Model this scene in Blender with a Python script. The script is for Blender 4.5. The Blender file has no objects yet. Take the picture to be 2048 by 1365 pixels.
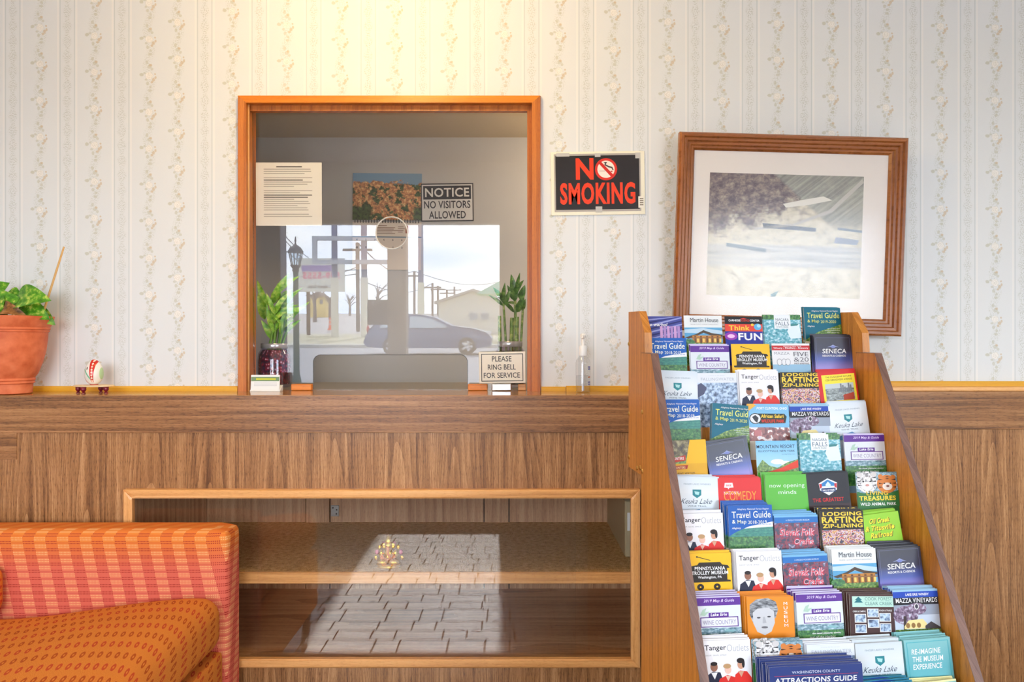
import bpy, math, random
from mathutils import Vector, Matrix
random.seed(7)
PI = math.pi
sc = bpy.context.scene
COL = sc.collection

# ------------------------------------------------------------------ camera / light
F, CX, CY, EYE = 1500.0, 1024.0, 682.5, 1.237      # focal length in px of the 2048x1365 frame
DW, DC = 2.5, 2.31                                 # papered wall, counter front
cam = bpy.data.cameras.new('camera'); cam.sensor_width = 36; cam.lens = F / 2048 * 36
cam.clip_start = .02; cam.clip_end = 600
co = bpy.data.objects.new('camera', cam); COL.objects.link(co)
co.location = (0, 0, EYE); co.rotation_euler = (PI / 2, 0, 0); sc.camera = co
vs = sc.view_settings
vs.view_transform = 'Standard'; vs.look = 'None'; vs.gamma = 1; vs.use_curve_mapping = False
vs.exposure = 0.05
sc.cycles.max_bounces = 10; sc.cycles.diffuse_bounces = 5; sc.cycles.glossy_bounces = 5
sc.cycles.transparent_max_bounces = 24; sc.cycles.sample_clamp_indirect = 6
sc.cycles.adaptive_threshold = .03; sc.cycles.caustics_reflective = False; sc.cycles.caustics_refractive = False
SKY = 16.0
w = bpy.data.worlds.new('sky'); sc.world = w; w.use_nodes = True
wt = w.node_tree; wt.nodes.clear()
wo = wt.nodes.new('ShaderNodeOutputWorld'); wb = wt.nodes.new('ShaderNodeBackground')
tc = wt.nodes.new('ShaderNodeTexCoord'); mp = wt.nodes.new('ShaderNodeMapping'); mp.inputs['Scale'].default_value = (1.4, 1.4, 7)
nz = wt.nodes.new('ShaderNodeTexNoise'); nz.inputs['Scale'].default_value = 2.2; nz.inputs['Detail'].default_value = 5
rp = wt.nodes.new('ShaderNodeValToRGB')
rp.color_ramp.elements[0].position = .3; rp.color_ramp.elements[0].color = (.50, .68, 1, 1)
rp.color_ramp.elements[1].position = .6; rp.color_ramp.elements[1].color = (.92, .97, 1.0, 1)
wt.links.new(tc.outputs['Generated'], mp.inputs['Vector']); wt.links.new(mp.outputs[0], nz.inputs['Vector'])
wt.links.new(nz.outputs[0], rp.inputs[0]); wt.links.new(rp.outputs[0], wb.inputs['Color'])
wb.inputs['Strength'].default_value = SKY; wt.links.new(wb.outputs[0], wo.inputs[0])
sl = bpy.data.lights.new('sun', 'SUN'); sl.energy = 34; sl.angle = .012; sl.color = (1, .98, .95)
so = bpy.data.objects.new('sun', sl); COL.objects.link(so)
so.rotation_euler = Vector((0.02, 1, -.70)).to_track_quat('-Z', 'Y').to_euler()
# windows of the street wall: (x0, x1, z0, z1)
YF = -1.2
WINS = [(-2.22, -.05, .70, 2.14), (1.5, 3.0, .70, 2.10)]
for x0, x1, z0, z1 in WINS:
    l = bpy.data.lights.new('sky_portal', 'AREA'); l.shape = 'RECTANGLE'; l.size = x1 - x0; l.size_y = z1 - z0
    l.cycles.is_portal = True
    o = bpy.data.objects.new('sky_portal', l); COL.objects.link(o)
    o.location = ((x0 + x1) / 2, YF - .13, (z0 + z1) / 2); o.rotation_euler = (PI / 2, 0, 0)

def P(px, py, Y): return Vector(((px - CX) / F * Y, Y, EYE - (py - CY) / F * Y))
def PX(px, Y): return (px - CX) / F * Y
def PZ(py, Y): return EYE - (py - CY) / F * Y

# ------------------------------------------------------------------ materials
def lin(c):
    return tuple(((v / 255) / 12.92 if v / 255 <= .04045 else (((v / 255) + .055) / 1.055) ** 2.4) for v in c[:3]) + (1,)
class NT:
    def __init__(s, name, rough=.6, spec=.5, metal=0):
        s.mat = bpy.data.materials.new(name); s.mat.use_nodes = True
        s.t = s.mat.node_tree; s.b = s.t.nodes['Principled BSDF']; s.out = s.t.nodes['Material Output']
        s.b.inputs['Roughness'].default_value = rough; s.b.inputs['Specular IOR Level'].default_value = spec
        s.b.inputs['Metallic'].default_value = metal
    def n(s, t): return s.t.nodes.new(t)
    def put(s, inp, v):
        if hasattr(v, 'is_output'): s.t.links.new(v, inp)
        else: inp.default_value = v
    def m(s, op, a, b=None, c=None, clamp=False):
        k = s.n('ShaderNodeMath'); k.operation = op; k.use_clamp = clamp
        s.put(k.inputs[0], a)
        if b is not None: s.put(k.inputs[1], b)
        if c is not None: s.put(k.inputs[2], c)
        return k.outputs[0]
    def xyz(s, kind='Object'):
        k = s.n('ShaderNodeTexCoord'); q = s.n('ShaderNodeSeparateXYZ')
        if kind == 'World':
            g = s.n('ShaderNodeNewGeometry'); s.t.links.new(g.outputs['Position'], q.inputs[0])
        else: s.t.links.new(k.outputs[kind], q.inputs[0])
        return q.outputs[0], q.outputs[1], q.outputs[2]
    def comb(s, x, y, z=0.0):
        k = s.n('ShaderNodeCombineXYZ')
        for i, v in enumerate((x, y, z)): s.put(k.inputs[i], v)
        return k.outputs[0]
    def noise(s, vec, scale, detail=2, rough=.5, dist=0):
        k = s.n('ShaderNodeTexNoise')
        s.t.links.new(vec, k.inputs['Vector'])
        k.inputs['Scale'].default_value = scale; k.inputs['Detail'].default_value = detail
        k.inputs['Roughness'].default_value = rough; k.inputs['Distortion'].default_value = dist
        return k.outputs[0]
    def vor(s, vec, scale, out='Distance', feature='F1'):
        k = s.n('ShaderNodeTexVoronoi'); k.feature = feature
        s.t.links.new(vec, k.inputs['Vector']); k.inputs['Scale'].default_value = scale
        return k.outputs[out]
    def ramp(s, fac, stops, interp='LINEAR'):
        k = s.n('ShaderNodeValToRGB'); k.color_ramp.interpolation = interp
        e = k.color_ramp.elements
        while len(e) < len(stops): e.new(.5)
        for i, (p, c) in enumerate(stops): e[i].position = p; e[i].color = lin(c)
        s.put(k.inputs[0], fac); return k.outputs[0]
    def mix(s, fac, a, b, mode='MIX'):
        k = s.n('ShaderNodeMix'); k.data_type = 'RGBA'; k.blend_type = mode
        s.put(k.inputs[0], fac)
        for i, v in ((6, a), (7, b)):
            s.put(k.inputs[i], lin(v) if isinstance(v, tuple) else v)
        return k.outputs[2]
    def ss(s, x, lo, hi):                      # smoothstep, 0 below lo, 1 above hi
        k = s.n('ShaderNodeMapRange'); k.interpolation_type = 'SMOOTHSTEP'
        s.put(k.inputs[0], x); s.put(k.inputs[1], lo); s.put(k.inputs[2], hi)
        return k.outputs[0]
    def bump(s, h, strength=.3, dist=.002):
        k = s.n('ShaderNodeBump'); k.inputs['Strength'].default_value = strength; k.inputs['Distance'].default_value = dist
        s.t.links.new(h, k.inputs['Height']); s.t.links.new(k.outputs[0], s.b.inputs['Normal'])
    def color(s, c): s.put(s.b.inputs['Base Color'], lin(c) if isinstance(c, tuple) else c); return s.mat

_flat = {}
def flat(c, rough=.55, spec=.4, metal=0):
    k = (c, rough, spec, metal)
    if k not in _flat:
        _flat[k] = NT('flat_%d_%d_%d' % c, rough, spec, metal).color(c)
    return _flat[k]
def emit(name, c, strength):
    n = NT(name); n.color(c); n.b.inputs['Emission Color'].default_value = lin(c); n.b.inputs['Emission Strength'].default_value = strength
    return n.mat
def pane(name, tint=(255, 255, 255), f0=.05, rough=0.0):
    n = NT(name); t = n.t; t.nodes.remove(n.b)
    g = n.n('ShaderNodeNewGeometry'); d = n.n('ShaderNodeVectorMath'); d.operation = 'DOT_PRODUCT'
    t.links.new(g.outputs['Incoming'], d.inputs[0]); t.links.new(g.outputs['Normal'], d.inputs[1])
    k = n.m('ABSOLUTE', d.outputs['Value']); k = n.m('POWER', n.m('SUBTRACT', 1.0, k, clamp=True), 5.0)
    fr = n.m('MULTIPLY_ADD', k, 1 - f0, f0)
    a = n.n('ShaderNodeBsdfTransparent'); a.inputs[0].default_value = lin(tint)
    b = n.n('ShaderNodeBsdfGlossy'); b.inputs['Roughness'].default_value = rough
    x = n.n('ShaderNodeMixShader'); t.links.new(fr, x.inputs[0]); t.links.new(a.outputs[0], x.inputs[1]); t.links.new(b.outputs[0], x.inputs[2])
    t.links.new(x.outputs[0], n.out.inputs[0]); return n.mat

def wood(name, dark, mid, light, axis='z', k=26, rough=.35, cath=0.0, per=.17, spec=.5, fine=1.0):
    """streaky grain along axis; cath > 0 adds cathedral arches"""
    n = NT(name, rough, spec); x, y, z = n.xyz('World')
    h = n.m('ADD', x, n.m('MULTIPLY', y, .83))
    if axis == 'x': a, l = n.m('ADD', z, y), x
    elif axis == 'z': a, l = h, z
    else: a, l = n.m('ADD', x, z), y
    wob = n.noise(n.comb(n.m('MULTIPLY', a, 7.0), n.m('MULTIPLY', l, 1.1)), 1.0, 2)
    if cath:
        cell = n.m('ADD', n.m('DIVIDE', a, per), n.m('MULTIPLY', wob, .5))
        idx = n.m('FLOOR', cell)
        u = n.m('MULTIPLY', n.m('SUBTRACT', n.m('FRACT', cell), .5), per)
        off = n.m('MULTIPLY', n.m('FRACT', n.m('MULTIPLY', n.m('SINE', n.m('MULTIPLY', idx, 12.9898)), 43.54)), 1.0)
        tt = n.m('ADD', n.m('MULTIPLY', n.m('ADD', l, off), 2.2), n.m('MULTIPLY', n.m('MULTIPLY', u, u), cath))
        tt = n.m('MULTIPLY', n.m('ADD', tt, n.m('MULTIPLY', wob, .8)), 1.5)
    else:
        tt = n.m('ADD', n.m('MULTIPLY', a, k), n.m('MULTIPLY', wob, 1.6))
    ring = n.m('FRACT', tt)
    fib = n.noise(n.comb(n.m('MULTIPLY', a, 480.0), n.m('MULTIPLY', l, 14.0)), 1.0, 3, .7)
    broad = n.noise(n.comb(n.m('MULTIPLY', a, 45.0), n.m('MULTIPLY', l, .9)), 1.0, 3, .6)
    fac = n.m('ADD', n.m('MULTIPLY', ring, .2), n.m('MULTIPLY', fib, .7 * fine))
    fac = n.m('ADD', fac, n.m('MULTIPLY_ADD', broad, .9, -.42 + .35 * (1 - fine)))
    pore = n.noise(n.comb(n.m('MULTIPLY', a, 760.0), n.m('MULTIPLY', l, 55.0)), 1.0, 2, .6)
    fac = n.m('SUBTRACT', fac, n.m('MULTIPLY', n.ss(pore, .54, .66), .2 * fine))
    return n.color(n.ramp(fac, [(.2, dark), (.5, mid), (.8, light)]))

def speckle(name, cols, scale, detail=4, sx=1, sz=1, hard=False, rough=.4):
    n = NT(name, rough); x, y, z = n.xyz('Object')
    fac = n.noise(n.comb(n.m('MULTIPLY', x, sx * 1.0), n.m('MULTIPLY', z, sz * 1.0), 0.0), scale, detail, .6)
    k = len(cols); lo, hi = .33, .67
    return n.color(n.ramp(fac, [(lo + (hi - lo) * i / max(1, k - 1), c) for i, c in enumerate(cols)], 'CONSTANT' if hard else 'LINEAR'))
def vgrad(name, stops, h, rough=.35):
    """printed ink gradient over the height h of a sheet (z up from 0)"""
    n = NT(name, rough); x, y, z = n.xyz('Object')
    return n.color(n.ramp(n.m('DIVIDE', z, h), stops))

# wallpaper -------------------------------------------------------
def wallpaper():
    n = NT('wallpaper', .75, .2); x, y, z = n.xyz('World')
    U = n.m('MULTIPLY_ADD', x, 600.0, 1024.0); V = n.m('MULTIPLY_ADD', z, -600.0, 682.5 + EYE * 600)
    U = n.m('ADD', U, n.m('MULTIPLY', n.m('LESS_THAN', U, 325.0), 57.0))
    c = n.m('ADD', n.m('DIVIDE', n.m('SUBTRACT', U, 355.0), 109.0), .5)
    left_ = n.m('MULTIPLY', n.m('LESS_THAN', n.m('MULTIPLY_ADD', x, 600.0, 1024.0), 325.0), 17.0); col0 = n.m('FLOOR', c); col = n.m('ADD', col0, left_); u = n.m('MULTIPLY', n.m('SUBTRACT', n.m('SUBTRACT', c, col0), .5), 109.0)
    ub = n.m('SUBTRACT', 54.5, n.m('ABSOLUTE', u))
    off = n.m('MULTIPLY', n.m('FRACT', n.m('MULTIPLY', n.m('SINE', n.m('MULTIPLY', n.m('ADD', col, 3.0), 12.9898)), 437.5)), 73.0)
    v = n.m('SUBTRACT', n.m('MULTIPLY', n.m('FRACT', n.m('DIVIDE', n.m('ADD', V, n.m('ADD', off, 7300.0)), 73.0)), 73.0), 36.0)
    vec = n.comb(U, V)
    nA = n.noise(vec, .22, 3, .6); nB = n.noise(vec, .5, 2, .6)
    def ell(ux, vy, a, b):
        p = n.m('DIVIDE', n.m('SUBTRACT', u, ux), a); q = n.m('DIVIDE', n.m('SUBTRACT', v, vy), b)
        d = n.m('SQRT', n.m('ADD', n.m('MULTIPLY', p, p), n.m('MULTIPLY', q, q)))
        return n.m('ADD', d, n.m('MULTIPLY_ADD', nA, 1.0, -.5))
    def blob(*a): return n.m('SUBTRACT', 1.0, n.ss(ell(*a), .75, 1.1))
    green = blob(-15, -1, 4.5, 3.6)
    for a in ((-9, -4, 3, 2.2), (-6, 9, 3, 2.6), (1, -17, 5, 4), (6, -12, 3, 3), (-3, 17, 3, 4), (3, 24, 3, 3), (-4, -26, 3, 4), (2, 31, 4, 3)):
        green = n.m('MAXIMUM', green, n.m('MULTIPLY', blob(*a), .8))
    orange = blob(9, 9, 3.2, 4)
    for a in ((13, 5, 2.2, 3.4), (6, 14, 3, 2.6), (12, -2, 2, 2), (3, -20, 3, 2.5)):
        orange = n.m('MAXIMUM', orange, blob(*a))
    rd = ell(0, 1, 7.5, 7.5)
    rose = n.m('SUBTRACT', 1.0, n.ss(rd, .8, 1.05))
    ring = n.m('MULTIPLY', rose, n.ss(n.m('SINE', n.m('MULTIPLY', rd, 16.0)), .2, .9))
    sway = n.m('MULTIPLY', n.m('SINE', n.m('MULTIPLY', v, 2 * PI / 73)), 4.5)
    dv = n.m('ABSOLUTE', n.m('SUBTRACT', u, sway))
    vine = n.m('MULTIPLY', n.m('SUBTRACT', 1.0, n.ss(dv, 5.0, 11.0)), n.ss(nB, .5, .6))
    vine = n.m('MULTIPLY', vine, n.m('SUBTRACT', 1.0, rose))
    dvb = n.m('ABSOLUTE', n.m('ADD', ub, n.m('MULTIPLY', n.m('SINE', n.m('MULTIPLY', V, .21)), 2.5)))
    vineb = n.m('MULTIPLY', n.m('SUBTRACT', 1.0, n.ss(dvb, 3.5, 8.5)), n.ss(nB, .5, .58))
    lines = n.m('SUBTRACT', 1.0, n.ss(n.m('ABSOLUTE', n.m('SUBTRACT', ub, 14.3)), .5, 1.1))
    lite = n.m('SUBTRACT', 1.0, n.ss(n.m('ABSOLUTE', n.m('SUBTRACT', ub, 18.5)), 1.2, 2.2))
    weave = n.noise(n.comb(n.m('MULTIPLY', U, .25), n.m('MULTIPLY', V, 1.6)), 1.0, 2)
    base = n.mix(n.m('MULTIPLY', weave, .5), (226, 230, 231), (217, 221, 222))
    cc = n.mix(n.m('MULTIPLY', lite, .5), base, (240, 238, 234))
    cc = n.mix(n.m('MULTIPLY', vine, .5), cc, (186, 190, 176))
    cc = n.mix(n.m('MULTIPLY', vineb, .6), cc, (182, 186, 176))
    cc = n.mix(n.m('MULTIPLY', green, .6), cc, (188, 188, 166))
    cc = n.mix(n.m('MULTIPLY', orange, .65), cc, (203, 182, 148))
    cc = n.mix(n.m('MULTIPLY', rose, .7), cc, (242, 239, 232))
    cc = n.mix(n.m('MULTIPLY', ring, .5), cc, (196, 192, 176))
    cc = n.mix(n.m('MULTIPLY', lines, .55), cc, (180, 192, 192))
    n.bump(n.noise(n.comb(n.m('MULTIPLY', U, .8), n.m('MULTIPLY', V, .8)), 1.0, 2), .12, .001)
    return n.color(cc)

M = {}
M['paper'] = wallpaper()
M['plaster'] = flat((226, 222, 214), .8, .2)
M['office'] = flat((200, 198, 196), .8, .2)
M['panel'] = wood('walnut_panel', (94, 59, 33), (164, 115, 70), (208, 162, 114), 'z', rough=.3, cath=620, per=.19)
M['fascia'] = wood('walnut_fascia', (88, 56, 32), (154, 106, 64), (192, 144, 96), 'x', k=42, rough=.32)
M['boards'] = wood('brown_boards', (166, 118, 80), (204, 158, 116), (224, 184, 142), 'z', k=30, rough=.5)
M['deck'] = wood('cabinet_floor', (140, 94, 58), (204, 150, 102), (232, 188, 138), 'x', k=0, rough=.35, cath=0)
M['oak'] = wood('oak_trim', (196, 132, 70), (228, 168, 102), (243, 194, 134), 'x', k=40, rough=.35, fine=.8)
M['oakv'] = wood('oak_trim_upright', (196, 132, 70), (228, 168, 102), (243, 194, 134), 'z', k=40, rough=.35, fine=.8)
M['casing'] = wood('window_casing', (158, 84, 30), (196, 114, 42), (216, 138, 60), 'z', k=30, rough=.35, fine=.7)
M['casingh'] = wood('window_casing_head', (196, 106, 20), (228, 134, 26), (244, 160, 46), 'x', k=30, rough=.35, fine=.7)
M['yellow'] = wood('yellow_moulding', (206, 146, 24), (226, 170, 40), (236, 186, 70), 'x', k=30, rough=.4, fine=.4)
M['ledge'] = wood('ledge_top', (150, 104, 58), (186, 136, 82), (205, 160, 104), 'x', k=40, rough=.14)
M['rack'] = wood('rack_laminate', (158, 98, 38), (196, 126, 48), (218, 152, 76), 'z', k=60, rough=.38, fine=.9)
M['edge'] = wood('rack_edge_band', (100, 72, 62), (124, 92, 80), (142, 108, 94), 'z', k=30, rough=.4)
M['frame'] = wood('picture_frame_wood', (120, 66, 26), (150, 88, 40), (178, 114, 62), 'x', k=60, rough=.25)
M['framev'] = wood('picture_frame_wood_upright', (120, 66, 26), (150, 88, 40), (178, 114, 62), 'z', k=60, rough=.25)
M['glass'] = pane('window_glass', f0=.037); M['glass2'] = pane('showcase_glass', f0=.035)
M['pglass'] = pane('picture_glass', f0=.024, rough=.16)
M['jar'] = pane('jar_glass', (240, 236, 244), .07)
M['chrome'] = flat((210, 214, 218), .18, .5, 1)
M['brass'] = flat((215, 180, 110), .3, .5, 1)

# ------------------------------------------------------------------ mesh builder
class MB:
    def __init__(s): s.v = []; s.f = []; s.mi = []; s.uv = None
    def add(s, vs, fs, m=0):
        b = len(s.v); s.v += [Vector(q) for q in vs]
        for f in fs: s.f.append(tuple(b + i for i in f)); s.mi.append(m)
        return s
    def box(s, x0, x1, y0, y1, z0, z1, m=0):
        return s.add([(x, y, z) for x in (x0, x1) for y in (y0, y1) for z in (z0, z1)],
                     [(0, 1, 3, 2), (4, 6, 7, 5), (0, 4, 5, 1), (2, 3, 7, 6), (0, 2, 6, 4), (1, 5, 7, 3)], m)
    def bbox(s, x0, x1, y0, y1, z0, z1, r, m=0):
        """box whose edges are chamfered by r"""
        pts = []
        for sx in (0, 1):
            for sy in (0, 1):
                for sz in (0, 1):
                    X, Y, Z = (x0, x1)[sx], (y0, y1)[sy], (z0, z1)[sz]; dx, dy, dz = r * (1 - 2 * sx), r * (1 - 2 * sy), r * (1 - 2 * sz)
                    pts += [(X, Y + dy, Z + dz), (X + dx, Y, Z + dz), (X + dx, Y + dy, Z)]
        return s.hull(pts, m)
    def hull(s, pts, m=0):
        import bmesh
        bm = bmesh.new()
        for q in pts: bm.verts.new(q)
        bmesh.ops.convex_hull(bm, input=bm.verts)
        bmesh.ops.dissolve_limit(bm, angle_limit=.01, verts=bm.verts, edges=bm.edges)
        bm.verts.index_update()
        s.add([q.co for q in bm.verts], [[q.index for q in f.verts] for f in bm.faces], m); bm.free(); return s
    def prism(s, poly, a, b, axis='x', m=0):
        """poly of 2-D points swept along axis from a to b"""
        k = len(poly)
        def pt(t, q):
            return {'x': (t, q[0], q[1]), 'y': (q[0], t, q[1]), 'z': (q[0], q[1], t)}[axis]
        return s.add([pt(a, q) for q in poly] + [pt(b, q) for q in poly],
                     [tuple(range(k)), tuple(range(2 * k - 1, k - 1, -1))] + [(i, k + i, k + (i + 1) % k, (i + 1) % k) for i in range(k)], m)
    def lathe(s, prof, c=(0, 0, 0), seg=28, m=0, cap=True, sx=1, sy=1):
        k = len(prof)
        vs = [(c[0] + r * math.cos(2 * PI * i / seg) * sx, c[1] + r * math.sin(2 * PI * i / seg) * sy, c[2] + z) for i in range(seg) for r, z in prof]
        fs = [(i * k + j, ((i + 1) % seg) * k + j, ((i + 1) % seg) * k + j + 1, i * k + j + 1) for i in range(seg) for j in range(k - 1)]
        if cap:
            fs.append(tuple(i * k for i in range(seg))[::-1]); fs.append(tuple(i * k + k - 1 for i in range(seg)))
        return s.add(vs, fs, m)
    def tube(s, pts, r, seg=8, m=0):
        pts = [Vector(q) for q in pts]; rs = r if isinstance(r, (list, tuple)) else [r] * len(pts)
        vs = []
        for i, q in enumerate(pts):
            d = (pts[min(i + 1, len(pts) - 1)] - pts[max(i - 1, 0)]).normalized()
            a = d.orthogonal().normalized() if i == 0 else (a - d * a.dot(d)).normalized()
            b = d.cross(a)
            vs += [q + (a * math.cos(2 * PI * j / seg) + b * math.sin(2 * PI * j / seg)) * rs[i] for j in range(seg)]
        fs = [(i * seg + j, i * seg + (j + 1) % seg, (i + 1) * seg + (j + 1) % seg, (i + 1) * seg + j) for i in range(len(pts) - 1) for j in range(seg)]
        fs += [tuple(range(seg))[::-1], tuple((len(pts) - 1) * seg + j for j in range(seg))]
        return s.add(vs, fs, m)
    def ball(s, c, r, su=20, sv=12, m=0):
        r = r if isinstance(r, (tuple, list)) else (r, r, r)
        vs = [(c[0] + r[0] * math.sin(PI * j / sv) * math.cos(2 * PI * i / su), c[1] + r[1] * math.sin(PI * j / sv) * math.sin(2 * PI * i / su), c[2] + r[2] * math.cos(PI * j / sv)) for i in range(su) for j in range(sv + 1)]
        k = sv + 1
        return s.add(vs, [(i * k + j, i * k + j + 1, ((i + 1) % su) * k + j + 1, ((i + 1) % su) * k + j) for i in range(su) for j in range(sv)], m)
    def build(s, name, mats, parent=None, smooth=False, world=True):
        """one mesh object; vertices are world coordinates unless world is False"""
        org = Vector((0, 0, 0)); p = parent
        if world:
            while p is not None: org += p.location; p = p.parent
        me = bpy.data.meshes.new(name); me.from_pydata([q - org for q in s.v], [], s.f)
        for q in (mats if isinstance(mats, (list, tuple)) else [mats]): me.materials.append(q)
        me.polygons.foreach_set('material_index', s.mi)
        if smooth:
            me.polygons.foreach_set('use_smooth', [True] * len(me.polygons))
            me.set_sharp_from_angle(angle=math.radians(38))
        me.update()
        o = bpy.data.objects.new(name, me); COL.objects.link(o); o.parent = parent
        return o
def tag(o, label=None, cat=None, group=None, kind=None):
    for k, q in (('label', label), ('category', cat), ('group', group), ('kind', kind)):
        if q: o[k] = q
    return o
def thing(name, loc, label, cat, group=None, rot=None):
    o = bpy.data.objects.new(name, None); COL.objects.link(o); o.location = loc; o.empty_display_size = .05
    if rot: o.rotation_euler = rot
    return tag(o, label, cat, group)
def struct(name, mb, mats, label=None, smooth=False):
    return tag(mb.build(name, mats, smooth=smooth), label, None, None, 'structure')
def rrect(x0, x1, z0, z1, r, k=5, corners=(1, 1, 1, 1)):
    pts = []
    for (cx, cz, a0, on) in ((x1 - r, z0 + r, -90, corners[0]), (x1 - r, z1 - r, 0, corners[1]), (x0 + r, z1 - r, 90, corners[2]), (x0 + r, z0 + r, 180, corners[3])):
        if on: pts += [(cx + r * math.cos(math.radians(a0 + 90 * i / k)), cz + r * math.sin(math.radians(a0 + 90 * i / k))) for i in range(k + 1)]
        else: pts.append((cx + (r if a0 in (-90, 0) else -r), cz + (r if a0 in (0, 90) else -r)))
    return pts

# lettering -------------------------------------------------------
_txt = {}
def text_geo(s, bold=0.0):
    """flat lettering normalised to a unit box"""
    k = (s, bold)
    if k in _txt: return _txt[k]
    c = bpy.data.curves.new('t', 'FONT'); c.body = s; c.resolution_u = 3; c.offset = bold; c.space_character = 1 + max(0, bold) * 2.6
    o = bpy.data.objects.new('t', c); COL.objects.link(o); bpy.context.view_layer.update()
    me = bpy.data.meshes.new_from_object(o.evaluated_get(bpy.context.evaluated_depsgraph_get()))
    vs = [q.co.copy() for q in me.vertices]; fs = [tuple(p.vertices) for p in me.polygons]
    bpy.data.objects.remove(o); bpy.data.curves.remove(c); bpy.data.meshes.remove(me)
    x0, x1 = min(q.x for q in vs), max(q.x for q in vs); y0, y1 = min(q.y for q in vs), max(q.y for q in vs)
    asp = (x1 - x0) / (y1 - y0)
    _txt[k] = ([((q.x - x0) / (x1 - x0), (q.y - y0) / (y1 - y0)) for q in vs], fs, asp)
    return _txt[k]

# ------------------------------------------------------------------ room shell
XL, XR, ZC = -2.9, 3.3, 2.62
LEDGE = PZ(791, DC)
FB = PZ(866, DC)
OX0, OX1 = PX(493, 2.485), PX(1064, 2.485); OZ = PZ(206, 2.485); WB = 2.577
CEND = .62                                                     # right end of the counter
b = MB()
b.box(XL, OX0 - .008, DW, WB, LEDGE, ZC); b.box(OX1 + .008, XR, DW, WB, LEDGE, ZC); b.box(OX0 - .008, OX1 + .008, DW, WB, OZ + .008, ZC); b.box(CEND, XR, DW, WB, 0, LEDGE)
struct('wall_back', b, M['paper'], 'wall with striped floral wallpaper')
struct('wall_left', MB().box(XL - .1, XL, YF, 3.5, 0, ZC), M['plaster']); struct('wall_right', MB().box(XR, XR + .1, YF, 3.5, 0, ZC), M['plaster'])
# street wall with its two windows
b = MB(); xs = [XL - .1]
for x0, x1, z0, z1 in WINS: xs += [x0, x1]
xs.append(XR + .1)
for i in range(0, len(xs), 2): b.box(xs[i], xs[i + 1], YF - .16, YF, 0, ZC)
for x0, x1, z0, z1 in WINS: b.box(x0, x1, YF - .16, YF, 0, z0); b.box(x0, x1, YF - .16, YF, z1, ZC)
struct('wall_front', b, M['plaster'])
struct('ceiling', MB().box(XL - .1, XR + .1, YF - .16, WB, ZC, ZC + .1), flat((232, 228, 220), .85, .2))
wf = flat((236, 236, 232), .5)
for i, (x0, x1, z0, z1) in enumerate(WINS):
    b = MB(); fw = .055
    b.box(x0, x0 + fw, YF - .12, YF - .03, z0, z1); b.box(x1 - fw, x1, YF - .12, YF - .03, z0, z1)
    b.box(x0 + fw, x1 - fw, YF - .12, YF - .03, z0, z0 + fw); b.box(x0 + fw, x1 - fw, YF - .12, YF - .03, z1 - .03, z1)
    o = struct('window_%d' % (i + 1), b, wf)
    MB().box(x0 + fw, x1 - fw, YF - .078, YF - .072, z0 + fw, z1 - .03).build('pane', M['glass'], o)
    MB().box(x0 - .04, x1 + .04, YF, YF + .07, z0 - .03, z0).build('window_sill', wf, o)
# floor of small ashlar tiles
n = NT('floor_grout', .8); fl = struct('floor', MB().box(XL - .1, XR + .1, YF - .16, DC + .3, -.1, -.006), n.color((56, 51, 46)))
n = NT('floor_tile_stone', .32, .5); x, y, z = n.xyz('World'); q = n.noise(n.comb(x, y), 9, 5, .65); n.bump(n.noise(n.comb(x, y), 30, 4), .3, .003)
M['tile'] = n.color(n.ramp(q, [(.3, (104, 96, 86)), (.55, (132, 124, 114)), (.75, (150, 142, 132))]))
tm = {}
def tile(x, y, wx, wy):
    k = (round(wx, 3), round(wy, 3))
    if k not in tm:
        o = MB().bbox(0.0025, wx - .0025, 0.0025, wy - .0025, -.006, .002, .0015).build('tile', M['tile'], fl, world=False); tm[k] = o.data
    else:
        o = bpy.data.objects.new('tile', tm[k]); COL.objects.link(o); o.parent = fl
    o.location = (x, y, 0)
yy = -.3; r = 0
while yy < 2.2:                                                # the stretch of floor seen in the showcase glass
    hy = (.10, .15, .10)[r % 3]; tile(-1.36, yy, .05 + (.07, .0, .13)[r % 3], hy); xx = -1.31 + (.07, .0, .13)[r % 3]; c = r
    while xx < .55:
        wx = (.2, .1, .2, .15, .1)[c % 5]; tile(xx, yy, wx, hy); xx += wx; c += 1
    yy += hy; r += 1
b = MB(); g = .004                                              # the rest of the floor, tile after tile, joined
def far(x0, x1, y0, y1):
    yy = y0
    while yy < y1 - .01:
        xx = x0
        while xx < x1 - .01:
            b.box(xx, min(xx + .3, x1) - g, yy, min(yy + .15, y1) - g, -.006, .001); xx += .3
        yy += .15
far(XL, -1.36, YF, DC); far(.62, XR, YF, DC + .15); far(-1.36, .62, YF, -.31)
tag(b.build('tile_field', M['tile'], fl), kind='stuff')

# office behind the reception window
YO = 3.4; SOFF = PZ(275, YO)
struct('wall_office', MB().box(XL, XR, YO, YO + .1, 0, 2.7), M['office'], 'plain grey wall of the office behind the glass')
struct('ceiling_office', MB().box(XL, XR, WB, YO, SOFF, SOFF + .1), flat((206, 188, 158), .85, .2))
struct('floor_office', MB().box(XL, XR, DC + .3, YO, -.1, 0), flat((110, 96, 82), .8))

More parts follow.
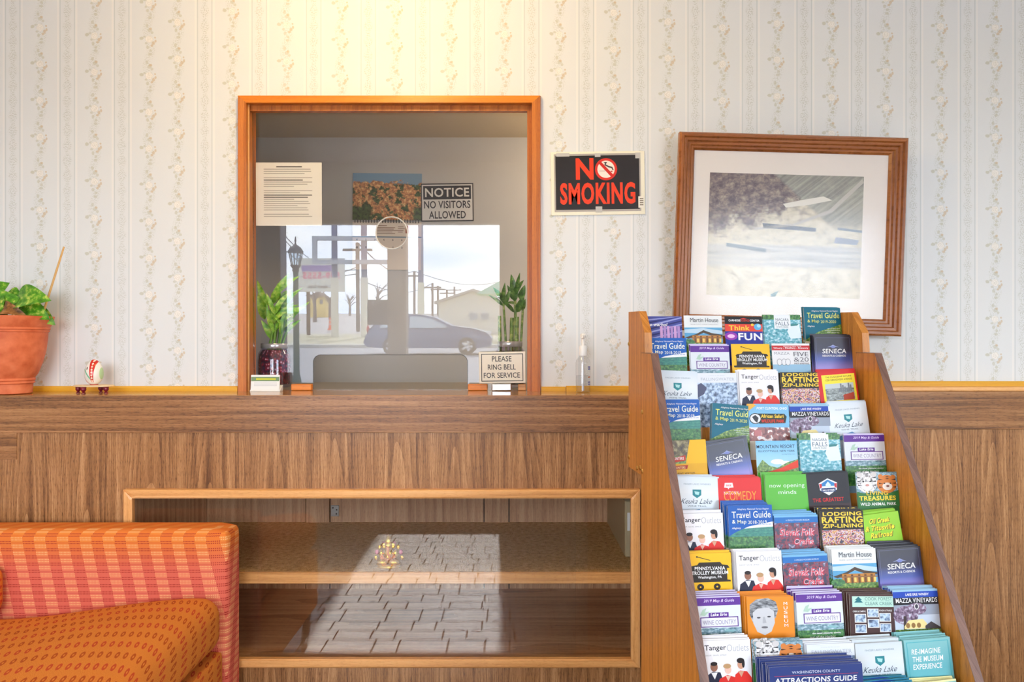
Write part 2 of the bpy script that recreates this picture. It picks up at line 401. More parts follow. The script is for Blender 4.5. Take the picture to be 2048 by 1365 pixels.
# casing and jamb of the reception window
wroot = thing('window_casing', ((OX0 + OX1) / 2, DW, LEDGE), 'orange brown wooden casing around the reception window', 'window frame')
CX0, CX1, CZ1 = PX(474.5, 2.485), PX(1082, 2.485), PZ(190, 2.485)
yc0, yc1 = 2.482, DW
MB().hull([(CX0, yc1, LEDGE), (OX0, yc1, LEDGE), (CX0 + .003, yc0, LEDGE), (OX0, yc0, LEDGE), (CX0, yc1, CZ1), (CX0 + .003, yc0, CZ1 - .003), (OX0, yc1, OZ), (OX0, yc0, OZ)]).build('casing_side', M['casing'], wroot)
MB().hull([(CX1, yc1, LEDGE), (OX1, yc1, LEDGE), (CX1 - .003, yc0, LEDGE), (OX1, yc0, LEDGE), (CX1, yc1, CZ1), (CX1 - .003, yc0, CZ1 - .003), (OX1, yc1, OZ), (OX1, yc0, OZ)]).build('casing_side', M['casing'], wroot)
MB().hull([(CX0, yc1, CZ1), (CX1, yc1, CZ1), (CX0 + .003, yc0, CZ1 - .003), (CX1 - .003, yc0, CZ1 - .003), (OX0, yc1, OZ), (OX1, yc1, OZ), (OX0, yc0, OZ), (OX1, yc0, OZ)]).build('casing_head', M['casingh'], wroot)
jt = .008
MB().box(OX0 - jt, OX0, DW - .002, WB, LEDGE, OZ).build('jamb', M['casing'], wroot)
MB().box(OX1, OX1 + jt, DW - .002, WB, LEDGE, OZ).build('jamb', M['casing'], wroot)
MB().box(OX0 - jt, OX1 + jt, DW - .002, WB, OZ, OZ + jt).build('jamb_head', M['casing'], wroot)
MB().box(OX0, OX0 + .003, 2.500, 2.507, LEDGE, OZ).build('bead', M['oakv'], wroot)
MB().box(OX0, OX1, 2.512, 2.535, OZ - .018, OZ).build('glass_stop', M['casing'], wroot)
MB().box(OX1 - .015, OX1, 2.512, 2.535, LEDGE, OZ - .018).build('glass_stop', M['casing'], wroot)
# the pane: speaking hole and pay slot are cut out of it; it leans a little out of plumb
YG = 2.548; TILT = .015
import bmesh
def pane_with_holes(name, x0, x1, z0, z1, thick, holes, mat, parent=None):
    bm = bmesh.new(); loops = []
    def ring(pts):
        vs = [bm.verts.new((q[0], 0, q[1])) for q in pts]
        return [bm.edges.new((vs[i], vs[(i + 1) % len(vs)])) for i in range(len(vs))]
    es = ring([(x0, z0), (x1, z0), (x1, z1), (x0, z1)])
    for h in holes: es += ring(h)
    bmesh.ops.triangle_fill(bm, use_beauty=True, edges=es)
    me = bpy.data.meshes.new(name); bm.verts.index_update()
    fr = [(v.co.x, v.co.z) for v in bm.verts]; fs = [[v.index for v in f.verts] for f in bm.faces]; ed = [(e.verts[0].index, e.verts[1].index) for e in bm.edges if len(e.link_faces) == 1]
    bm.free()
    zm = (z0 + z1) / 2; m = MB(); k = len(fr)
    vv = [(q[0], YG - (q[1] - zm) * TILT + dy, q[1]) for dy in (0, thick) for q in fr]
    m.add(vv, fs); m.f += [tuple(k + i for i in f[::-1]) for f in fs]; m.mi += [0] * len(fs)
    m.f += [(a, c, c + k, a + k) for a, c in ed]; m.mi += [1] * len(ed)
    return m.build(name, [mat, pane('glass_edge', (150, 170, 165), .3)], parent)
hc, hr = (PX(783, YG), PZ(466, YG)), 32 / F * YG
circ = [(hc[0] + hr * math.cos(2 * PI * i / 32), hc[1] + hr * math.sin(2 * PI * i / 32)) for i in range(32)]
sx0, sx1, sz1 = PX(625, YG), PX(935, YG), PZ(710, YG)
slot = rrect(sx0, sx1, LEDGE + .0015, sz1, .026, 6, (0, 1, 1, 0))
slot = [(q[0], max(q[1], LEDGE + .0025)) for q in slot]
g = pane_with_holes('pane', OX0 + .0005, OX1 - .0005, LEDGE + .001, OZ - .0015, .006, [circ, slot], M['glass'], wroot)
# polished rims of the two openings
b = MB(); b.tube([(q[0], YG - (q[1] - 1.55) * TILT + .003, q[1]) for q in circ + [circ[0]]], .0022, 6); b.build('hole_rim', flat((226, 222, 214), .3), wroot, True)
b = MB(); pts = [q for q in slot if q[1] > LEDGE + .003]; b.tube([(q[0], YG - (q[1] - 1.55) * TILT + .003, q[1]) for q in [(sx1, LEDGE + .003)] + pts + [(sx0, LEDGE + .003)]], .0012, 6); b.build('slot_rim', flat((120, 122, 124), .3), wroot, True)
for x0, x1, c in ((583, 624, 'casingh'), (936, 975, 'casingh'), (1036, 1052, 'oak')):
    MB().bbox(PX(x0, 2.53), PX(x1, 2.53), 2.522, 2.544, LEDGE + .0005, LEDGE + .022, .002).build('glass_block', M[c], wroot)

# mouldings along the wall
def mould(name, x0, x1, mat, z0, h, d, label):
    return tag(MB().prism([(DW, z0), (DW - d, z0), (DW - d, z0 + h * .75), (DW - d * .6, z0 + h), (DW, z0 + h)], x0, x1).build(name, mat), label, None, None, 'structure')
mould('trim_1', XL, CX0 - .001, M['yellow'], LEDGE, .017, .012, 'yellow moulding left of the reception window')
mould('trim_2', CX1 + .001, PX(1131, DW), M['yellow'], LEDGE, .015, .012, 'short yellow moulding right of the reception window')
mould('trim_3', PX(1132, DW), CEND, M['yellow'], LEDGE, .018, .013, 'yellow moulding behind the hand sanitiser')
zr = PZ(782, DW)
mould('trim_4', CEND, XR, M['yellow'], zr + .015, .017, .012, 'yellow moulding over the panelling right of the rack')
tag(MB().bbox(CEND, XR, DW - .034, DW, zr, zr + .015, .003).build('trim_5', M['oak']), 'pale wooden nosing over the panelling right of the rack', None, None, 'structure')
tag(MB().bbox(CEND, XR, DW - .02, DW, PZ(858, DW), zr, .002).build('trim_6', M['fascia']), 'horizontal grain walnut rail right of the rack', None, None, 'structure')
tag(MB().box(CEND, XR, DW - .012, DW, 0, PZ(858, DW)).build('trim_7', M['panel']), 'walnut panelling right of the rack', None, None, 'structure')

# ------------------------------------------------------------------ reception counter with showcase
SX0, SX1, SZ1, SZ0 = PX(246, DC - .012), PX(1280, DC - .012), PZ(980, DC - .012), PZ(1337, DC - .012)
YB = 3.0; SH = .512; TW = .027
ct = thing('reception_counter', (-.5, DC, 0), 'walnut laminate reception counter with a glazed showcase below the ledge', 'counter')
MB().box(XL, CEND, DC, DW, LEDGE - .02, LEDGE).build('ledge', M['ledge'], ct)
MB().box(XL + .9, CEND, WB, YB + .03, LEDGE - .02, LEDGE).build('office_worktop', flat((150, 144, 138), .4), ct)
MB().box(OX0, OX1, DW, WB, LEDGE - .02, LEDGE).build('sill', M['ledge'], ct)
MB().bbox(XL, CEND, DC - .002, DC + .018, FB, LEDGE - .0005, .0012).build('fascia', M['fascia'], ct)
PF = DC + .006; ix0, ix1, iz0, iz1 = SX0 + .012, SX1 - .012, SZ0 + .012, SZ1 - .012
for a in ((XL, ix0, 0, FB), (ix1, CEND, 0, FB), (ix0, ix1, iz1, FB), (ix0, ix1, 0, iz0)):
    MB().box(a[0], a[1], PF, PF + .016, a[2], a[3]).build('front_panel', M['panel'], ct)
MB().box(CEND - .016, CEND, PF + .016, DW, 0, LEDGE - .02).build('end_panel', M['panel'], ct)
MB().box(XL, PX(32, DC), PF - .003, PF, PZ(920, DC), FB).build('filler_strip', M['fascia'], ct)
# showcase frame, mitred
fr = thing_frame = None
y0, y1 = DC - .014, PF
def rail(p, name, mat):
    q = [(x, y0 + .003, z) for x, z in p] + [(x, y1, z) for x, z in p]
    cx = sum(a for a, _ in p) / 4; cz = sum(a for _, a in p) / 4
    q += [(x + (cx - x) * (.02 if abs(cx - x) > .1 else .35), y0, z + (cz - z) * (.02 if abs(cz - z) > .1 else .35)) for x, z in p]
    MB().hull(q).build(name, mat, ct)
A, B_, C_, D_ = (SX0, SZ0), (SX1, SZ0), (SX1, SZ1), (SX0, SZ1)
a, b2, c, d = (SX0 + TW, SZ0 + TW), (SX1 - TW, SZ0 + TW), (SX1 - TW, SZ1 - TW), (SX0 + TW, SZ1 - TW)
rail([A, B_, b2, a], 'frame_rail', M['oak']); rail([D_, C_, c, d], 'frame_rail', M['oak'])
rail([A, D_, d, a], 'frame_stile', M['oakv']); rail([B_, C_, c, b2], 'frame_stile', M['oakv'])
# inside
cx0, cx1 = SX0 - .03, CEND - .02
MB().box(cx0, cx1, PF + .016, YB, SZ0 - .012, SZ0 + .012).build('showcase_floor', M['deck'], ct)
MB().box(cx0 - .015, cx0, PF + .016, YB + .02, 0, LEDGE - .02).build('showcase_side', M['boards'], ct)
MB().box(cx0, cx1, PF + .016, YB, SZ1 + .06, SZ1 + .075).build('showcase_top', M['boards'], ct)
YS = DC + .05
n = NT('brown_carpet', .95, .1); x, y, z = n.xyz('World'); v = n.comb(x, y); q = n.noise(v, 260, 3, .7); q2 = n.noise(v, 60, 3)
n.bump(q, .9, .004); M['carpet'] = n.color(n.ramp(n.m('ADD', n.m('MULTIPLY', q, .6), n.m('MULTIPLY', q2, .4)), [(.36, (164, 120, 70)), (.5, (222, 178, 116)), (.64, (244, 212, 158))]))
sh = MB().box(cx0, cx1, YS, YB, SH - .022, SH - .003).build('shelf', M['boards'], ct)
MB().box(cx0, cx1, YS, YB, SH - .003, SH).build('carpet', M['carpet'], sh)
MB().bbox(cx0, cx1, YS - .012, YS, SH - .036, SH, .002).build('shelf_nosing', M['oak'], sh)
px = [cx0, PX(612, YB), PX(660, YB), PX(968, YB), PX(1018, YB), cx1]
for i in range(5):
    d = .006 if i in (1, 3) else 0
    MB().box(px[i] + .0025, px[i + 1] - .0025, YB - d, YB + .015, 0.1, LEDGE - .02).build('back_board', M['boards'], ct)
MB().box(cx0, cx1, YB + .016, YB + .02, 0, LEDGE - .02).build('back_panel', flat((40, 30, 24), .8), ct)
b = MB(); hx = PX(670, YB - .002); hz = PZ(1022, YB)
b.bbox(hx - .016, hx + .016, YB - .004, YB - .0005, hz - .022, hz + .022, .001, 0)
for sx, sz in ((-.008, .012), (.006, -.012), (.006, .004)): b.lathe([(.003, -.001), (.003, .001)], (0, 0, 0), 8, 1); 
b = MB().bbox(hx - .016, hx + .016, YB - .004, YB - .0005, hz - .022, hz + .022, .001, 0)
for sx, sz in ((-.008, .012), (.006, -.012), (.007, .004)): b.ball((hx + sx, YB - .004, hz + sz), (.0035, .002, .0035), 8, 6, 1)
b.build('catch_plate', [flat((200, 206, 206), .3, .5, 1), flat((60, 60, 60), .4)], ct)
# two sliding panes
gz0, gz1 = SZ0 + TW - .006, SZ1 - TW + .006
MB().box(SX0 + TW - .006, PX(1152, DC), DC + .008, DC + .012, gz0, gz1).build('sliding_pane', M['glass2'], ct)
MB().box(PX(511, DC), SX1 - TW + .006, DC + .018, DC + .022, gz0, gz1).build('sliding_pane', M['glass2'], ct)

# grey beige box inside the showcase
bx = thing('storage_box', (.46, 2.74, SH), 'beige grey metal box at the right end of the carpeted showcase shelf', 'box')
MB().bbox(.378, .56, 2.51, 2.98, SH + .0005, SH + .19, .004).build('body', flat((176, 160, 124), .5), bx)
MB().bbox(.374, .564, 2.506, 2.984, SH + .1905, SH + .24, .004).build('lid', flat((128, 118, 96), .5), bx)
MB().box(.386, .44, 2.5085, 2.5098, SH + .09, SH + .15).build('sticker', flat((232, 232, 226), .5), bx)

# ceiling lamp of the lobby, warm, just above the picture; an added one, out of view, brightens the office
def ceiling_lamp(x, y, z, watt, c, label):
    t = thing('ceiling_lamp', (x, y, z), label, 'lamp')
    MB().lathe([(.10, -.02), (.11, -.012), (.11, 0)], (x, y, z)).build('base', flat((220, 214, 200), .4), t, True)
    MB().lathe([(.002, -.085), (.05, -.078), (.085, -.055), (.098, -.021)], (x, y, z), cap=False).build('shade', emit('lamp_glow', c, 6), t, True)
    l = bpy.data.lights.new('bulb', 'POINT'); l.energy = watt; l.color = lin(c)[:3]; l.shadow_soft_size = .08
    o = bpy.data.objects.new('bulb', l); COL.objects.link(o); o.location = (0, 0, -.2); o.parent = t
ceiling_lamp(-.42, 1.72, ZC, 21, (255, 216, 144), 'warm glass dome ceiling lamp over the reception window')
ceiling_lamp(.5, 3.0, SOFF, 8.5, (255, 232, 200), 'added dome lamp, out of view, brightening the office')

# ------------------------------------------------------------------ brochure rack
RX, RY, RT, RW5 = .3098, 1.7848, .1006, .495
def RK(u, v, z): return Vector((RX + u * math.cos(RT) + v * math.sin(RT), RY + u * math.sin(RT) - v * math.cos(RT), z))
rk = thing('brochure_rack', (RX, RY, 0), 'tall stepped wooden rack filled with tourist brochures', 'display rack', None, (0, 0, RT))
def side(poly, u0, u1, name):
    """side panel in the rack's own axes: x = u, y = -v"""
    b = MB(); k = len(poly)
    b.prism([(-v, z) for v, z in poly], u0, u1)
    b.mi = [0] * len(b.mi); return b
fv = lambda z: .14 + (1.21 - z) * .53
main = [(.064, 0.0), (.064, 1.209), (.14, 1.209), (fv(.30), .30), (fv(.30), 0.0)]
upper = [(-.05, .93), (-.05, 1.308), (.045, 1.306), (.09, 1.256), (.094, 1.2105), (.0635, 1.2105), (.0635, .931), (.05, .929)]
for u0, u1, s in ((-.02, -.003, -1), (RW5 + .003, RW5 + .02, 1)):
    o = side(main, u0, u1, 'side_panel').build('side_panel', M['rack'], rk, world=False)
    e = MB(); t = .0012                                            # edge band along the sloping front
    e.hull([(u0, -.14, 1.209), (u1, -.14, 1.209), (u0, -.14 - t, 1.209), (u1, -.14 - t, 1.209), (u0, -fv(.3), .3), (u1, -fv(.3), .3), (u0, -fv(.3) - t, .3), (u1, -fv(.3) - t, .3)])
    e.build('edge_band', M['edge'], o, world=False)
    e = MB().box(u0, u1, -.14, -.064, 1.2092, 1.2102); e.build('edge_band', M['edge'], o, world=False)
    o = side(upper, u0, u1, 'side_wing').build('side_wing', M['rack'], rk, world=False)
    for v, z in ((-.044, 1.23), (-.044, 1.06), (.074, 1.075), (-.044, .955), (.055, .945), (.074, .94), (.03, .94)):
        uu = u0 - .0005 if s < 0 else u1 + .0005
        MB().ball((uu, -v, z), (.003, .0055, .0055), 10, 6).build('screw', M['brass'], rk, True, world=False)
LEAN = math.radians(8); BH = .212; BW = .0935
rowv = lambda i: .0448 * i
rowz = lambda i: 1.296 - .068 * i
for i in range(12):                                                # step boards and their backs
    vb, zb = rowv(i) + BH * math.sin(LEAN), rowz(i) - BH * math.cos(LEAN)
    MB().box(-.0028, RW5 + .0028, -(vb + .004), -(vb - .035), zb - .012, zb - .001).build('step_board', M['rack'], rk, world=False)
    q = lambda s, t: (-(rowv(i) + s * math.sin(LEAN)) + t, rowz(i) - s * math.cos(LEAN))
    MB().prism([q(.05, .031), q(.05, .034), q(BH, .034), q(BH, .031)], -.0028, RW5 + .0028).build('step_back', M['rack'], rk, world=False)
MB().box(-.0028, RW5 + .0028, -.072, -.066, 0, .9).build('back_panel', M['rack'], rk, world=False)
MB().box(-.0028, RW5 + .0028, .04, .046, .93, 1.25).build('back_panel', M['rack'], rk, world=False)
MB().box(-.0028, RW5 + .0028, -fv(.3) + .002, -fv(.3) + .016, 0, .36).build('kick_board', M['rack'], rk, world=False)

# printed covers: design space x 0..1, y 0 (top) .. 2.27 (bottom)
class Cover:
    def __init__(s, name, w=BW, h=BH):
        s.name, s.w, s.h = name, w, h; s.pic, s.let = MB(), MB(); s.pm, s.lm = [], []; s.z = 0
    def _m(s, lst, m):
        m = flat(m, .42, .28) if isinstance(m, tuple) else m
        if m not in lst: lst.append(m)
        return lst.index(m)
    def _p(s, x, y): return (x * s.w - s.w / 2, -.00006 * s.z - .0001, max(.0003, s.h - (y * .86 if y < 1.2 else y) * s.w))
    def poly(s, pts, m):
        s.z += 1; s.pic.add([s._p(*q) for q in pts], [tuple(range(len(pts)))], s._m(s.pm, m)); return s
    def R(s, x0, y0, x1, y1, m): return s.poly([(x0, y1), (x1, y1), (x1, y0), (x0, y0)], m)
    def C(s, x, y, r, m, ry=None, k=18): return s.poly([(x + r * math.cos(2 * PI * i / k), y + (ry or r) * math.sin(2 * PI * i / k)) for i in range(k)], m)
    def T(s, t, x0, x1, base, hgt, m, bold=0.0, shear=0.0, dx=0, dy=0):
        vs, fs, asp = text_geo(t, bold); s.z += 1
        s.let.add([s._p(x0 + (x1 - x0) * a + shear * c * hgt + dx, base - c * hgt + dy) for a, c in vs], fs, s._m(s.lm, m)); return s
    def done(s, body=(236, 234, 228)):
        th = .0011; b = MB(); k = 6                                # folded sheets, bowed a little
        def prof(y): return [(-s.w / 2 + s.w * i / k, y) for i in range(k + 1)]
        b.bbox(-s.w / 2, s.w / 2, 0, th, 0, s.h, .0002)
        def mesh(mb, nm, ms):
            if not mb.v: return None
            o = mb.build(nm, ms, None, world=False); me = o.data; bpy.data.objects.remove(o); return me
        s.pages = mesh(b, 'pages', [flat(body, .6)]); s.pic_me = mesh(s.pic, 'cover_picture', s.pm); s.let_me = mesh(s.let, 'cover_lettering', s.lm)
        return s
W_, K_ = (242, 242, 240), (24, 22, 24)
FOLI = speckle('print_forest', [(24, 66, 34), (52, 118, 56), (110, 160, 76)], 170)
FOLI2 = speckle('print_meadow', [(40, 78, 26), (92, 134, 46), (164, 186, 92)], 200)
TEALF = speckle('print_blue_hills', [(16, 96, 92), (34, 128, 112), (70, 150, 120)], 120, sz=3)
WATER = speckle('print_rapids', [(40, 120, 136), (96, 176, 190), (214, 234, 238)], 110, sz=1.6)
TREES = speckle('print_bare_trees', [(52, 66, 94), (112, 134, 164), (176, 198, 222), (206, 222, 238)], 120)
HAZE = speckle('print_shore', [(60, 92, 104), (120, 156, 168), (196, 214, 224)], 110, sz=2)
CROWD = speckle('print_rafters', [(60, 50, 76), (214, 150, 60), (206, 196, 206), (186, 86, 66), (86, 90, 130), (240, 210, 120)], 130, 2, hard=True)
TIGER = speckle('print_tiger', [(54, 40, 34), (206, 120, 52), (238, 226, 214), (120, 90, 70), (244, 240, 236)], 130, 3, hard=True)
WTIG = speckle('print_white_tiger', [(66, 62, 62), (206, 200, 196), (244, 242, 240), (150, 140, 136)], 150, 3)
DUSK = speckle('print_costume', [(20, 40, 74), (60, 34, 60), (150, 40, 60), (28, 66, 96), (190, 170, 190)], 90, 3)
PURP = speckle('print_plum_tree', [(54, 40, 60), (104, 76, 104), (150, 126, 150), (206, 210, 224)], 150)
GIRA = speckle('print_giraffe', [(110, 60, 60), (150, 92, 84), (232, 220, 212), (214, 206, 226)], 70, 1, hard=True)
GREYP = speckle('print_grey_city', [(70, 78, 78), (140, 150, 146), (186, 196, 196)], 120, sz=2)
HAIR = speckle('print_grey_waves', [(60, 62, 66), (130, 132, 136), (196, 198, 200)], 60, 2, sz=3)
SENG = vgrad('print_night_sky', [(.0, (200, 120, 170)), (.56, (206, 140, 190)), (.64, (150, 136, 206)), (.73, (70, 88, 164)), (.83, (46, 46, 70)), (1, (38, 36, 44))], BH)
KEUG = vgrad('print_pale_mist', [(.0, (110, 160, 200)), (.5, (168, 196, 220)), (.66, (212, 222, 228)), (.86, (222, 226, 226)), (1, (206, 216, 222))], BH)
SKYG = vgrad('print_sky', [(.0, (210, 224, 234)), (.7, (160, 206, 230)), (1, (86, 168, 214))], BH)
TEALG = vgrad('print_teal', [(.0, (150, 206, 206)), (.5, (120, 196, 200)), (.75, (96, 178, 188)), (1, (130, 190, 190))], BH)

def travel(year, hd, tx, land):
    c = Cover('travel'); c.R(0, 0, 1, 2.27, land)
    if year[3] == '8':
        c.R(0, .5, 1, .78, TEALF); c.poly([(.3, .58), (.42, .5), (1, .40), (1, .545), (.72, .56)], W_); c.poly([(0, 0), (0, .76), (.16, .66), (.45, .53), (1, .42), (1, 0)], hd)
        c.T('Discover the wild', .68, .96, .50, .04, hd)
        c.poly([(0, 1.06), (.4, 1.1), (.75, 1.2), (.72, 1.26), (.3, 1.17), (0, 1.13)], (232, 214, 190)); c.poly([(0, 1.13), (.3, 1.17), (.7, 1.26), (.6, 1.3), (0, 1.2)], (120, 60, 54))
    else:
        c.poly([(0, 0), (0, .98), (.35, .74), (1, .50), (1, 0)], hd)
        for i, (a, d) in enumerate(((.62, .95), (.55, .95), (.6, .93), (.62, .9))): c.T('more to explore inside', a, d, .66 + .06 * i, .04, W_)
        c.poly([(0, 1.02), (.5, 1.08), (.9, 1.1), (.86, 1.15), (.4, 1.14), (0, 1.08)], (226, 206, 170))
    c.T('Allegheny National Forest Region', .2, .92, .13, .055, W_, 0, .2)
    c.T('Travel Guide', .08, .96, .32, .17, tx, .008); c.T('& Map', .08, .4, .48, .12, tx, .008); c.T(year, .44, .86, .47, .085, tx)
    c.T('Allegheny', .06, .26, .60, .06, W_, .01, .3)
    return c.done((220, 226, 228))
CV = {}
CV['tg18'] = travel('2018-2019', (24, 92, 178), (236, 240, 220), FOLI)
CV['tg19'] = travel('2019-2020', (16, 106, 128), (226, 232, 120), FOLI2)
c = Cover('outlet'); c.R(0, 0, 1, 2.27, (238, 236, 238))
c.T('Tanger', .06, .50, .25, .15, (44, 42, 46), .012); c.T('Outlets', .515, .96, .25, .15, (176, 176, 182), -.008); c.T('SHOP. SAVE. SMILE', .06, .5, .34, .03, (150, 150, 150))
c.poly([(.03, 1.0), (.06, .78), (.2, .68), (.36, .7), (.44, 1.0)], (34, 38, 62)); c.poly([(.17, .7), (.24, .85), (.3, .7)], W_); c.C(.235, .58, .075, (150, 102, 80), .1); c.C(.235, .51, .07, (40, 30, 28), .045)
c.poly([(.28, 1.02), (.34, .84), (.5, .76), (.66, .82), (.72, 1.02)], (214, 42, 34)); c.poly([(.46, .78), (.51, .9), (.57, .78)], (228, 180, 160)); c.C(.515, .65, .068, (234, 190, 170), .09); c.C(.5, .57, .08, (190, 150, 104), .055)
c.poly([(.62, 1.02), (.66, .76), (.76, .68), (.9, .7), (.99, .84), (1, 1.02)], (222, 46, 34)); c.poly([(.72, .69), (.78, .82), (.84, .69)], (212, 160, 130)); c.C(.78, .55, .068, (206, 152, 122), .095); c.C(.775, .46, .075, (34, 24, 22), .06); c.C(.83, .52, .03, (34, 24, 22), .1)
c.R(0, 1.0, 1, 2.27, (206, 60, 50)); CV['outlet'] = c.done((240, 240, 238))
c = Cover('casino'); c.R(0, 0, 1, 2.27, SENG)
for r in ((.05, .05, .95, .056), (.05, .05, .056, 2.2), (.944, .05, .95, 2.2)): c.R(*r, (120, 124, 160))
c.poly([(.34, .34), (.44, .30), (.5, .26), (.56, .30), (.66, .34), (.56, .33), (.5, .31), (.44, .33)], (150, 160, 200)); c.C(.5, .33, .06, (120, 130, 190), .03)
c.T('SENECA', .2, .84, .52, .135, W_, .01, .1); c.T('RESORTS & CASINOS', .2, .82, .62, .055, W_, .015); CV['casino'] = c.done((70, 68, 80))
c = Cover('wine'); c.R(0, 0, 1, 2.27, (222, 228, 232)); c.R(0, .72, 1, 1.1, HAZE); c.R(0, .86, 1, 1.3, FOLI); c.R(0, 1.2, 1, 2.27, (120, 150, 170)); c.R(0, 0, 1, .03, (206, 196, 226))
c.R(0, .03, 1, .21, (96, 48, 146)); c.T('2019 Map & Guide', .22, .86, .15, .085, (224, 206, 240), .01, .25)
c.poly([(.14, .42), (.2, .3), (.28, .26), (.24, .36), (.34, .34), (.24, .44)], (176, 206, 186))
c.R(.14, .47, .94, .70, (100, 60, 140)); c.R(.16, .49, .92, .68, (232, 232, 238)); c.R(.32, .37, .74, .47, (96, 48, 146)); c.T('Lake Erie', .36, .70, .45, .07, W_, .02, .15)
c.T('WINE COUNTRY', .19, .89, .64, .1, (150, 140, 168), .0); c.poly([(.62, .80), (.7, .75), (.9, .79), (.8, .83)], (140, 186, 190))
c.T('the sweet pleasures coming', .3, .92, .96, .05, W_, .02, .15); c.T('out of the Harbor', .24, .8, 1.04, .05, W_, .02, .15); CV['wine'] = c.done((226, 224, 232))
c = Cover('trolley'); YEL = (246, 190, 20); c.R(0, 0, 1, 2.27, YEL); k = (44, 36, 26)
c.poly([(.1, .34), (.14, .30), (.26, .28), (.3, .22), (.76, .22), (.8, .28), (.92, .30), (.96, .36), (.9, .37), (.9, .64), (.97, .65), (.97, .69), (.06, .69), (.04, .64), (.12, .63), (.12, .38)], k)
c.poly([(.25, .09), (.26, .075), (.55, .17), (.55, .185)], k); c.C(.26, .085, .02, k); c.C(.31, .80, .075, k); c.C(.67, .80, .075, k); c.C(.31, .80, .02, YEL); c.C(.67, .80, .02, YEL)
c.T('PENNSYLVANIA', .2, .86, .405, .085, W_, .02); c.T('TROLLEY MUSEUM', .13, .92, .51, .085, W_, .02); c.T('Washington, PA', .26, .78, .62, .08, W_, .015); c.T('America in motion - Experience it!', .1, .9, .98, .045, (110, 84, 20))
CV['trolley'] = c.done((226, 206, 150))
c = Cover('distillery'); c.R(0, 0, 1, 2.27, (232, 232, 232)); c.R(0, .62, 1, 2.27, (150, 190, 214)); c.R(0, .06, 1, .2, (196, 40, 44))
c.T('Western New York', .3, .78, .11, .04, W_); c.T('Winery - Distillery - Brewery', .04, .96, .17, .06, W_, .02); c.T('MAZZA', .05, .46, .33, .08, (150, 152, 160))
for dx in (.12, .24, .34): c.C(.06 + dx, .55, .07, (110, 112, 120), .1); c.C(.06 + dx, .55, .06, (232, 232, 232), .088)
c.T('FIVE', .56, .95, .38, .13, (90, 90, 96)); c.T('&20', .56, .95, .54, .13, (110, 110, 116)); c.T('SPIRITS & BREWING', .56, .95, .62, .05, (90, 90, 96)); CV['distillery'] = c.done()
c = Cover('house'); c.R(0, 0, 1, 2.27, (232, 234, 232)); c.R(0, .36, 1, 1.4, (96, 166, 206)); c.poly([(0, .42), (.5, .38), (1, .46), (1, .55), (0, .52)], (190, 214, 228))
c.poly([(.0, .66), (.3, .56), (.5, .44), (.72, .53), (1, .58), (1, .64), (.7, .6), (.5, .52), (.3, .62), (.1, .7)], (84, 66, 50)); c.R(.2, .6, .95, .82, (196, 132, 58))
for x in (.25, .4, .56, .7, .84): c.R(x, .62, x + .05, .82, (110, 74, 44)); c.R(x + .07, .66, x + .12, .8, (244, 206, 110))
c.R(.15, .66, 1, .69, (150, 104, 62)); c.R(0, .82, 1, 2.27, FOLI2); c.C(.1, .8, .16, FOLI, .09); c.T('Martin House', .16, .9, .2, .13, (70, 76, 84), -.002); c.T('FRANK LLOYD WRIGHT ARCHITECT', .16, .9, .28, .03, (150, 152, 156)); CV['house'] = c.done()
c = Cover('science'); c.R(0, 0, 1, 2.27, (30, 44, 150)); c.R(0, 0, 1, .23, K_); c.R(0, .23, 1, .45, (228, 70, 48)); c.T('CARNEGIE', .1, .42, .15, .06, W_, .02); c.T('SCIENCE', .43, .66, .15, .06, (220, 60, 50), .01); c.T('CENTER', .67, .93, .15, .06, W_, .02)
c.poly([(.4, .08), (.5, .04), (.6, .08)], (220, 60, 50)); c.T('Think', .1, .66, .42, .15, (250, 200, 60), .03); c.C(.87, .31, .1, (90, 176, 220)); c.C(.9, .28, .05, (170, 220, 240)); c.C(.73, .25, .04, (250, 200, 60)); c.C(.15, .6, .17, (150, 50, 170), .12); c.C(.15, .6, .1, (240, 190, 230), .06)
c.T('FUN', .34, .98, .72, .22, W_, .03); CV['science'] = c.done((60, 60, 90))
c = Cover('falls'); c.R(0, 0, 1, 2.27, WATER); c.R(0, 0, 1, .14, FOLI); c.poly([(.62, .5), (.7, .28), (.95, .26), (1, .7), (.7, .72)], (226, 240, 246)); c.poly([(.7, .28), (.95, .26), (.9, .32), (.72, .34)], (60, 130, 130))
c.R(.28, 0, .72, .42, (236, 240, 242)); c.T('NIAGARA', .32, .68, .18, .08, (60, 80, 96)); c.T('FALLS', .32, .68, .32, .12, (60, 90, 110)); c.T('STATE PARK', .34, .66, .39, .045, (90, 110, 120)); CV['falls'] = c.done((200, 216, 222))
c = Cover('gallery'); c.R(0, 0, 1, 2.27, (70, 76, 150))
for i in range(7): c.poly([(-0 + 0, .1 + .1 * i), (1, -.18 + .1 * i if -.18 + .1 * i > 0 else 0), (1, max(0, -.14 + .1 * i)), (0, .15 + .1 * i)], ((150, 156, 210), (40, 44, 104))[i % 2])
for i in range(6): c.R(.42 + .09 * i, .3, .49 + .09 * i, 1.1, ((206, 160, 206), (176, 140, 196))[i % 2])
c.T('the warhol', .04, .6, .3, .1, W_, .02, .2); CV['gallery'] = c.done((150, 150, 190))
c = Cover('lake'); c.R(0, 0, 1, 2.27, KEUG); c.poly([(.4, .3), (.6, .3), (.6, .44), (.5, .52), (.4, .44)], (40, 132, 140)); c.poly([(.44, .34), (.56, .36), (.54, .44), (.46, .42)], (170, 220, 216)); c.T('FINGER LAKES WINERIES', .2, .82, .18, .04, (130, 150, 160))
